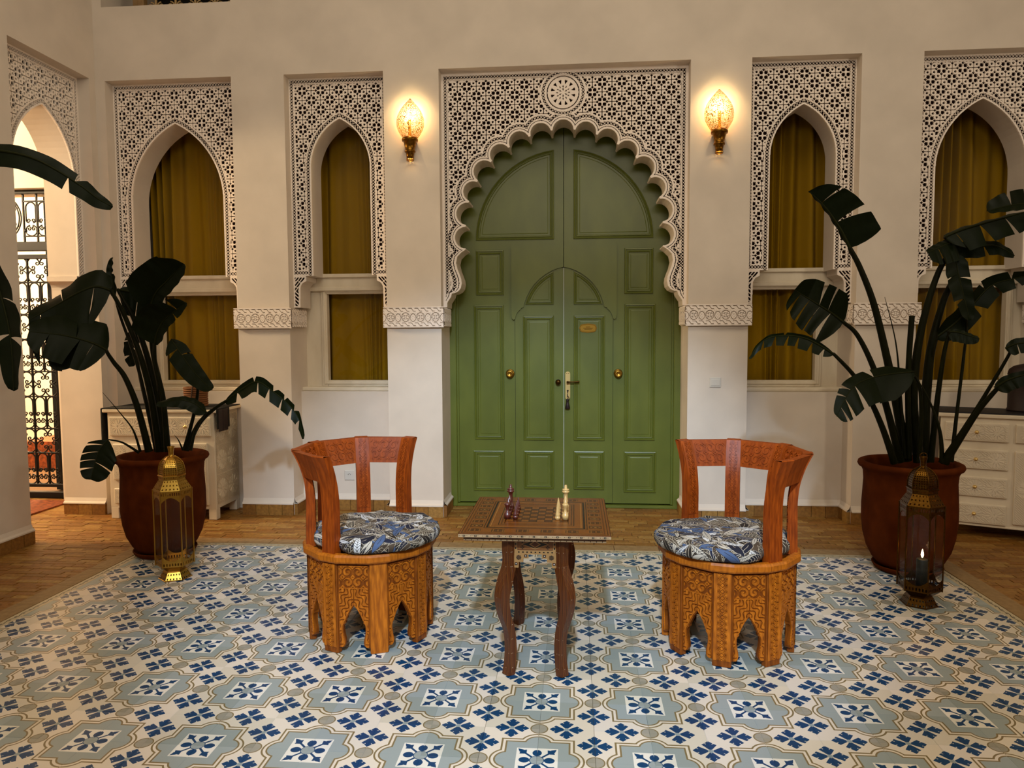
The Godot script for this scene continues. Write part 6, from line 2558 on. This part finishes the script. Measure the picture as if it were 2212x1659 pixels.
func left_leaves(t: Node3D) -> void:
	leaf(t, [Vector3(-2.746, 0.683, -4.600), Vector3(-2.772, 1.072, -4.562), Vector3(-2.817, 1.347, -4.525), Vector3(-2.883, 1.585, -4.487), Vector3(-2.937, 1.732, -4.450)],
		[Vector3(-2.937, 1.738, -4.450), Vector3(-3.007, 1.761, -4.400), Vector3(-3.087, 1.722, -4.350), Vector3(-3.195, 1.646, -4.300), Vector3(-3.272, 1.588, -4.250), Vector3(-3.311, 1.547, -4.200)], [0.15, 0.42], [Vector3(0.1, 0.75, -0.6), Vector3(0.15, -0.95, 0.25)], [[0.55], [0.22, 0.62, 0.8]], 0.022, M.leaf)
	leaf(t, [Vector3(-2.759, 0.699, -4.500), Vector3(-2.795, 0.992, -4.450), Vector3(-2.838, 1.188, -4.400), Vector3(-2.875, 1.284, -4.350), Vector3(-2.882, 1.346, -4.300)],
		[Vector3(-2.881, 1.361, -4.300), Vector3(-2.947, 1.410, -4.250), Vector3(-3.076, 1.453, -4.200), Vector3(-3.163, 1.468, -4.150), Vector3(-3.235, 1.479, -4.100)], [0.20, 0.17], [Vector3(0, 0.8, -0.6), Vector3(0.1, -0.9, 0.45)], [[0.4], [0.22, 0.36, 0.70]], 0.02, M.leaf)
	leaf(t, [Vector3(-2.735, 0.680, -4.620), Vector3(-2.772, 1.068, -4.616), Vector3(-2.815, 1.314, -4.612), Vector3(-2.892, 1.558, -4.608), Vector3(-2.955, 1.680, -4.604), Vector3(-2.988, 1.747, -4.600)],
		[Vector3(-2.987, 1.753, -4.600), Vector3(-2.906, 1.735, -4.617), Vector3(-2.832, 1.686, -4.633), Vector3(-2.770, 1.626, -4.650)], [0.05, 0.14], [Vector3(0.2, 0.8, -0.5), Vector3(-0.2, -0.9, 0.1)], [[], [0.5]], 0.022, M.leaf)
	leaf(t, [Vector3(-2.699, 0.687, -4.580), Vector3(-2.703, 1.072, -4.570), Vector3(-2.744, 1.345, -4.560), Vector3(-2.752, 1.604, -4.550)],
		[Vector3(-2.752, 1.610, -4.550), Vector3(-2.686, 1.725, -4.525), Vector3(-2.593, 1.799, -4.500), Vector3(-2.512, 1.860, -4.475), Vector3(-2.448, 1.900, -4.450)], [0.205, 0.075], [Vector3(-0.72, 0.45, 0.3), Vector3(0.75, -0.55, 0.3)], [[0.72], []], 0.02, M.leaf)
	leaf(t, [Vector3(-2.662, 0.692, -4.550), Vector3(-2.670, 1.045, -4.533), Vector3(-2.703, 1.256, -4.517), Vector3(-2.693, 1.394, -4.500)],
		[Vector3(-2.693, 1.394, -4.500), Vector3(-2.659, 1.477, -4.480), Vector3(-2.598, 1.550, -4.460), Vector3(-2.517, 1.602, -4.440), Vector3(-2.425, 1.655, -4.420)], [0.17, 0.06], [Vector3(-0.85, 0.15, 0.2), Vector3(0.6, -0.75, 0.2)], [[0.6, 0.8], [0.7]], 0.018, M.leaf)
	leaf(t, [Vector3(-2.822, 0.667, -4.700), Vector3(-2.893, 0.965, -4.717), Vector3(-2.952, 1.216, -4.733), Vector3(-2.978, 1.468, -4.750)],
		[Vector3(-2.977, 1.493, -4.750), Vector3(-3.010, 1.421, -4.750), Vector3(-3.024, 1.326, -4.750), Vector3(-3.014, 1.241, -4.750)], [0.05, 0.06], [Vector3(-0.95, 0.1, 0), Vector3(0.95, 0.1, 0)], [[0.35, 0.7], [0.5]], 0.014, M.leaf)
	leaf(t, [Vector3(-2.520, 0.710, -4.500), Vector3(-2.435, 0.959, -4.487), Vector3(-2.400, 1.139, -4.475), Vector3(-2.433, 1.317, -4.463), Vector3(-2.527, 1.412, -4.450)],
		[Vector3(-2.551, 1.427, -4.450), Vector3(-2.485, 1.348, -4.425), Vector3(-2.407, 1.255, -4.400), Vector3(-2.324, 1.175, -4.375), Vector3(-2.239, 1.113, -4.350)], [0.075, 0.065], [Vector3(-0.75, -0.45, 0.4), Vector3(0.6, 0.6, -0.3)], [[0.2], [0.3]], 0.011, M.leaf)
	leaf(t, [Vector3(-2.507, 0.711, -4.500), Vector3(-2.404, 0.885, -4.483), Vector3(-2.294, 0.980, -4.467), Vector3(-2.201, 1.035, -4.450)],
		[Vector3(-2.210, 1.029, -4.450), Vector3(-2.084, 1.113, -4.433), Vector3(-1.979, 1.158, -4.417), Vector3(-1.871, 1.098, -4.400), Vector3(-1.771, 1.022, -4.383), Vector3(-1.700, 0.934, -4.367), Vector3(-1.664, 0.810, -4.350)], [0.045, 0.065], [Vector3(0.3, 0.9, 0.2), Vector3(-0.1, -0.9, 0.4)], [[0.3, 0.5, 0.62, 0.75], [0.12, 0.34, 0.46, 0.6, 0.72, 0.85]], 0.016, M.leaf)
	leaf(t, [Vector3(-2.432, 0.724, -4.420), Vector3(-2.379, 0.866, -4.400), Vector3(-2.304, 0.962, -4.380)],
		[Vector3(-2.298, 0.965, -4.380), Vector3(-2.360, 1.026, -4.353), Vector3(-2.450, 1.051, -4.327), Vector3(-2.576, 1.030, -4.300)], [0.045, 0.055], [Vector3(0.1, 0.75, -0.6), Vector3(-0.1, -0.8, 0.6)], [[], []], 0.009, M.leaf)
	leaf(t, [Vector3(-2.829, 0.690, -4.500), Vector3(-2.863, 0.731, -4.467), Vector3(-2.903, 0.769, -4.433), Vector3(-2.955, 0.788, -4.400)],
		[Vector3(-2.968, 0.788, -4.400), Vector3(-3.007, 0.728, -4.367), Vector3(-3.022, 0.635, -4.333), Vector3(-3.028, 0.550, -4.300)], [0.13, 0.10], [Vector3(0.9, -0.45, 0.1), Vector3(-0.9, 0.25, 0.35)], [[0.35, 0.6], [0.2, 0.38, 0.55, 0.72]], 0.008, M.leaf)
	leaf(t, [Vector3(-2.788, 0.707, -4.450), Vector3(-2.797, 0.849, -4.400), Vector3(-2.841, 0.958, -4.350), Vector3(-2.926, 1.102, -4.300)],
		[], [0, 0], [Vector3(0, 0, 0), Vector3(0, 0, 0)], [[], []], 0.008, M.leaf)
	leaf(t, [Vector3(-2.799, 0.675, -4.650), Vector3(-2.911, 1.219, -4.667), Vector3(-3.030, 1.561, -4.683), Vector3(-3.075, 1.686, -4.700)],
		[Vector3(-3.078, 1.701, -4.700), Vector3(-3.092, 1.825, -4.700), Vector3(-3.098, 1.902, -4.700), Vector3(-3.085, 1.976, -4.700)], [0.035, 0.03], [Vector3(-0.8, 0.05, 0.5), Vector3(0.8, 0.05, 0.5)], [[], [0.5]], 0.012, M.leaf)
	leaf(t, [Vector3(-2.501, 0.718, -4.450), Vector3(-2.515, 0.788, -4.425), Vector3(-2.527, 0.821, -4.400)],
		[], [0, 0], [Vector3(0, 0, 0), Vector3(0, 0, 0)], [[], []], 0.006, M.leaf)

func right_leaves(t: Node3D) -> void:
	leaf(t, [Vector3(1.994, 0.674, -4.550), Vector3(1.923, 0.998, -4.530), Vector3(1.851, 1.276, -4.510), Vector3(1.758, 1.604, -4.490), Vector3(1.666, 1.820, -4.470), Vector3(1.603, 1.925, -4.450)],
		[Vector3(1.598, 1.936, -4.450), Vector3(1.527, 2.058, -4.433), Vector3(1.436, 2.176, -4.417), Vector3(1.343, 2.259, -4.400)], [0.20, 0.03], [Vector3(0.95, 0.12, 0.1), Vector3(-0.4, 0.2, -0.8)], [[0.40, 0.72], []], 0.026, M.leaf)
	leaf(t, [Vector3(1.938, 0.674, -4.500), Vector3(1.839, 1.003, -4.475), Vector3(1.743, 1.251, -4.450), Vector3(1.643, 1.430, -4.425), Vector3(1.560, 1.501, -4.400)],
		[Vector3(1.554, 1.506, -4.400), Vector3(1.472, 1.562, -4.375), Vector3(1.388, 1.610, -4.350), Vector3(1.302, 1.659, -4.325), Vector3(1.245, 1.690, -4.300)], [0.165, 0.17], [Vector3(0.42, 0.85, 0.1), Vector3(-0.62, -0.72, 0.2)], [[0.30, 0.46, 0.66], [0.24, 0.44, 0.62, 0.8]], 0.02, M.leaf)
	leaf(t, [Vector3(1.882, 0.676, -4.450), Vector3(1.799, 0.874, -4.412), Vector3(1.707, 1.051, -4.375), Vector3(1.599, 1.198, -4.338), Vector3(1.483, 1.311, -4.300)],
		[Vector3(1.467, 1.326, -4.300), Vector3(1.317, 1.409, -4.275), Vector3(1.182, 1.431, -4.250), Vector3(1.062, 1.405, -4.225), Vector3(0.976, 1.305, -4.200)], [0.022, 0.060], [Vector3(0.1, 0.9, 0.3), Vector3(-0.35, -0.85, 0.3)], [[0.5], [0.1, 0.2, 0.34, 0.45, 0.6, 0.75]], 0.018, M.leaf)
	leaf(t, [Vector3(1.998, 0.692, -4.400), Vector3(1.995, 0.959, -4.383), Vector3(1.970, 1.148, -4.367), Vector3(1.917, 1.213, -4.350)],
		[Vector3(1.934, 1.221, -4.350), Vector3(1.729, 1.199, -4.312), Vector3(1.587, 1.151, -4.275), Vector3(1.517, 1.073, -4.237), Vector3(1.461, 0.978, -4.200)], [0.07, 0.14], [Vector3(-0.3, 0.75, -0.5), Vector3(0.25, -0.8, 0.5)], [[0.3, 0.6, 0.72], [0.30, 0.52, 0.75, 0.86]], 0.012, M.leaf)
	leaf(t, [Vector3(2.066, 0.666, -4.550), Vector3(2.017, 1.025, -4.540), Vector3(2.029, 1.343, -4.530), Vector3(2.067, 1.586, -4.520), Vector3(2.125, 1.801, -4.510), Vector3(2.198, 1.957, -4.500)],
		[Vector3(2.145, 1.998, -4.500), Vector3(2.224, 2.033, -4.480), Vector3(2.327, 2.063, -4.460), Vector3(2.441, 2.094, -4.440), Vector3(2.565, 2.125, -4.420), Vector3(2.736, 2.146, -4.400)], [0.05, 0.12], [Vector3(-0.1, 0.5, -0.85), Vector3(0.05, -0.85, 0.5)], [[], [0.14, 0.38, 0.60, 0.8]], 0.026, M.leaf)
	leaf(t, [Vector3(2.116, 0.658, -4.600), Vector3(2.117, 1.048, -4.600), Vector3(2.135, 1.341, -4.600), Vector3(2.200, 1.632, -4.600), Vector3(2.268, 1.807, -4.600)],
		[Vector3(2.258, 1.960, -4.600), Vector3(2.336, 1.944, -4.567), Vector3(2.447, 1.946, -4.533), Vector3(2.538, 1.885, -4.500)], [0.05, 0.06], [Vector3(0.1, 0.8, -0.5), Vector3(0, -0.85, 0.3)], [[], [0.5]], 0.028, M.leaf)
	leaf(t, [Vector3(2.198, 1.957, -4.500), Vector3(2.178, 1.938, -4.500)],
		[Vector3(2.213, 1.975, -4.500), Vector3(2.151, 1.953, -4.483), Vector3(2.086, 1.925, -4.467), Vector3(2.030, 1.903, -4.450)], [0.05, 0.10], [Vector3(-0.1, 0.7, -0.6), Vector3(0.45, -0.8, 0.2)], [[], [0.6]], 0.01, M.leaf)
	leaf(t, [Vector3(2.228, 0.676, -4.500), Vector3(2.256, 0.945, -4.517), Vector3(2.295, 1.329, -4.533), Vector3(2.310, 1.520, -4.550)],
		[Vector3(2.205, 1.909, -4.500), Vector3(2.221, 1.787, -4.483), Vector3(2.248, 1.652, -4.467), Vector3(2.280, 1.512, -4.450)], [0.085, 0.06], [Vector3(-0.85, 0.1, 0.3), Vector3(0.8, 0.1, 0.4)], [[0.35, 0.7], [0.4]], 0.011, M.leaf)
	leaf(t, [Vector3(2.677, 2.068, -4.300), Vector3(2.555, 2.125, -4.300)],
		[Vector3(2.554, 2.130, -4.300), Vector3(2.443, 2.142, -4.267), Vector3(2.325, 2.124, -4.233), Vector3(2.215, 2.095, -4.200)], [0.10, 0.04], [Vector3(-0.1, 0.9, 0.1), Vector3(0, -0.8, 0.5)], [[0.3, 0.55], []], 0.01, M.leaf)
	leaf(t, [Vector3(2.103, 0.658, -4.600), Vector3(2.124, 1.020, -4.600), Vector3(2.142, 1.300, -4.600), Vector3(2.165, 1.416, -4.600)],
		[Vector3(2.159, 1.411, -4.600), Vector3(2.253, 1.493, -4.580), Vector3(2.334, 1.591, -4.560), Vector3(2.433, 1.713, -4.540), Vector3(2.549, 1.754, -4.520), Vector3(2.664, 1.777, -4.500)], [0.08, 0.075], [Vector3(-0.55, 0.7, 0.2), Vector3(0.5, -0.8, 0.2)], [[0.55, 0.78], [0.42, 0.62, 0.8]], 0.022, M.leaf)
	leaf(t, [Vector3(2.110, 0.675, -4.500), Vector3(2.129, 1.058, -4.483), Vector3(2.151, 1.331, -4.467), Vector3(2.165, 1.438, -4.450)],
		[Vector3(2.155, 1.449, -4.450), Vector3(2.208, 1.443, -4.433), Vector3(2.264, 1.422, -4.417), Vector3(2.309, 1.406, -4.400)], [0.025, 0.05], [Vector3(0.1, 0.8, -0.3), Vector3(-0.1, -0.9, 0.2)], [[], []], 0.016, M.leaf)
	leaf(t, [Vector3(2.122, 0.688, -4.400), Vector3(2.202, 0.886, -4.333), Vector3(2.284, 1.103, -4.267), Vector3(2.369, 1.344, -4.200)],
		[Vector3(2.340, 1.356, -4.200), Vector3(2.387, 1.382, -4.167), Vector3(2.461, 1.382, -4.133), Vector3(2.559, 1.338, -4.100)], [0.04, 0.05], [Vector3(0.1, 0.9, -0.2), Vector3(-0.2, -0.85, 0.3)], [[], [0.3]], 0.014, M.leaf)
	leaf(t, [Vector3(2.116, 0.696, -4.350), Vector3(2.166, 0.853, -4.283), Vector3(2.224, 1.017, -4.217), Vector3(2.280, 1.143, -4.150)],
		[Vector3(2.266, 1.143, -4.150), Vector3(2.307, 1.185, -4.117), Vector3(2.373, 1.216, -4.083), Vector3(2.486, 1.242, -4.050)], [0.035, 0.055], [Vector3(0, 0.9, -0.3), Vector3(0.1, -0.85, 0.4)], [[], [0.4]], 0.02, M.leaf)
	leaf(t, [Vector3(1.964, 0.696, -4.500), Vector3(1.926, 1.084, -4.500), Vector3(1.891, 1.385, -4.500), Vector3(1.821, 1.653, -4.500)],
		[], [0, 0], [Vector3(0, 0, 0), Vector3(0, 0, 0)], [[], []], 0.01, M.leaf)
	leaf(t, [Vector3(1.988, 0.696, -4.500), Vector3(1.968, 1.084, -4.500), Vector3(1.969, 1.331, -4.500), Vector3(1.978, 1.543, -4.500)],
		[], [0, 0], [Vector3(0, 0, 0), Vector3(0, 0, 0)], [[], []], -0.016, M.leaf)
	leaf(t, [Vector3(2.103, 0.702, -4.350), Vector3(2.084, 0.883, -4.350), Vector3(2.015, 1.069, -4.350), Vector3(1.935, 1.202, -4.350)],
		[], [0, 0], [Vector3(0, 0, 0), Vector3(0, 0, 0)], [[], []], 0.013, M.leaf)

func near_leaves(t: Node3D) -> void:
	leaf(t, [Vector3(-3.344, 1.104, -2.900), Vector3(-3.102, 1.703, -2.900), Vector3(-2.844, 2.049, -2.900), Vector3(-2.624, 2.197, -2.900)],
		[Vector3(-2.624, 2.206, -2.900), Vector3(-2.444, 2.228, -2.933), Vector3(-2.306, 2.208, -2.967), Vector3(-2.209, 2.159, -3.000), Vector3(-2.120, 2.094, -3.033), Vector3(-2.068, 2.044, -3.067), Vector3(-2.023, 2.015, -3.100)], [0.05, 0.06], [Vector3(0.2, 0.85, -0.4), Vector3(-0.1, -0.9, 0.3)], [[0.62], [0.58]], 0.018, M.leaf)
	leaf(t, [Vector3(-3.193, 1.018, -2.800), Vector3(-2.871, 1.502, -2.767), Vector3(-2.557, 1.757, -2.733), Vector3(-2.349, 1.786, -2.700)],
		[Vector3(-2.349, 1.786, -2.700), Vector3(-2.251, 1.711, -2.675), Vector3(-2.188, 1.567, -2.650), Vector3(-2.145, 1.425, -2.625), Vector3(-2.124, 1.240, -2.600)], [0.085, 0.075], [Vector3(0.85, -0.1, 0.35), Vector3(-0.85, 0.1, 0.2)], [[0.45, 0.72], [0.4, 0.7]], 0.018, M.leaf)
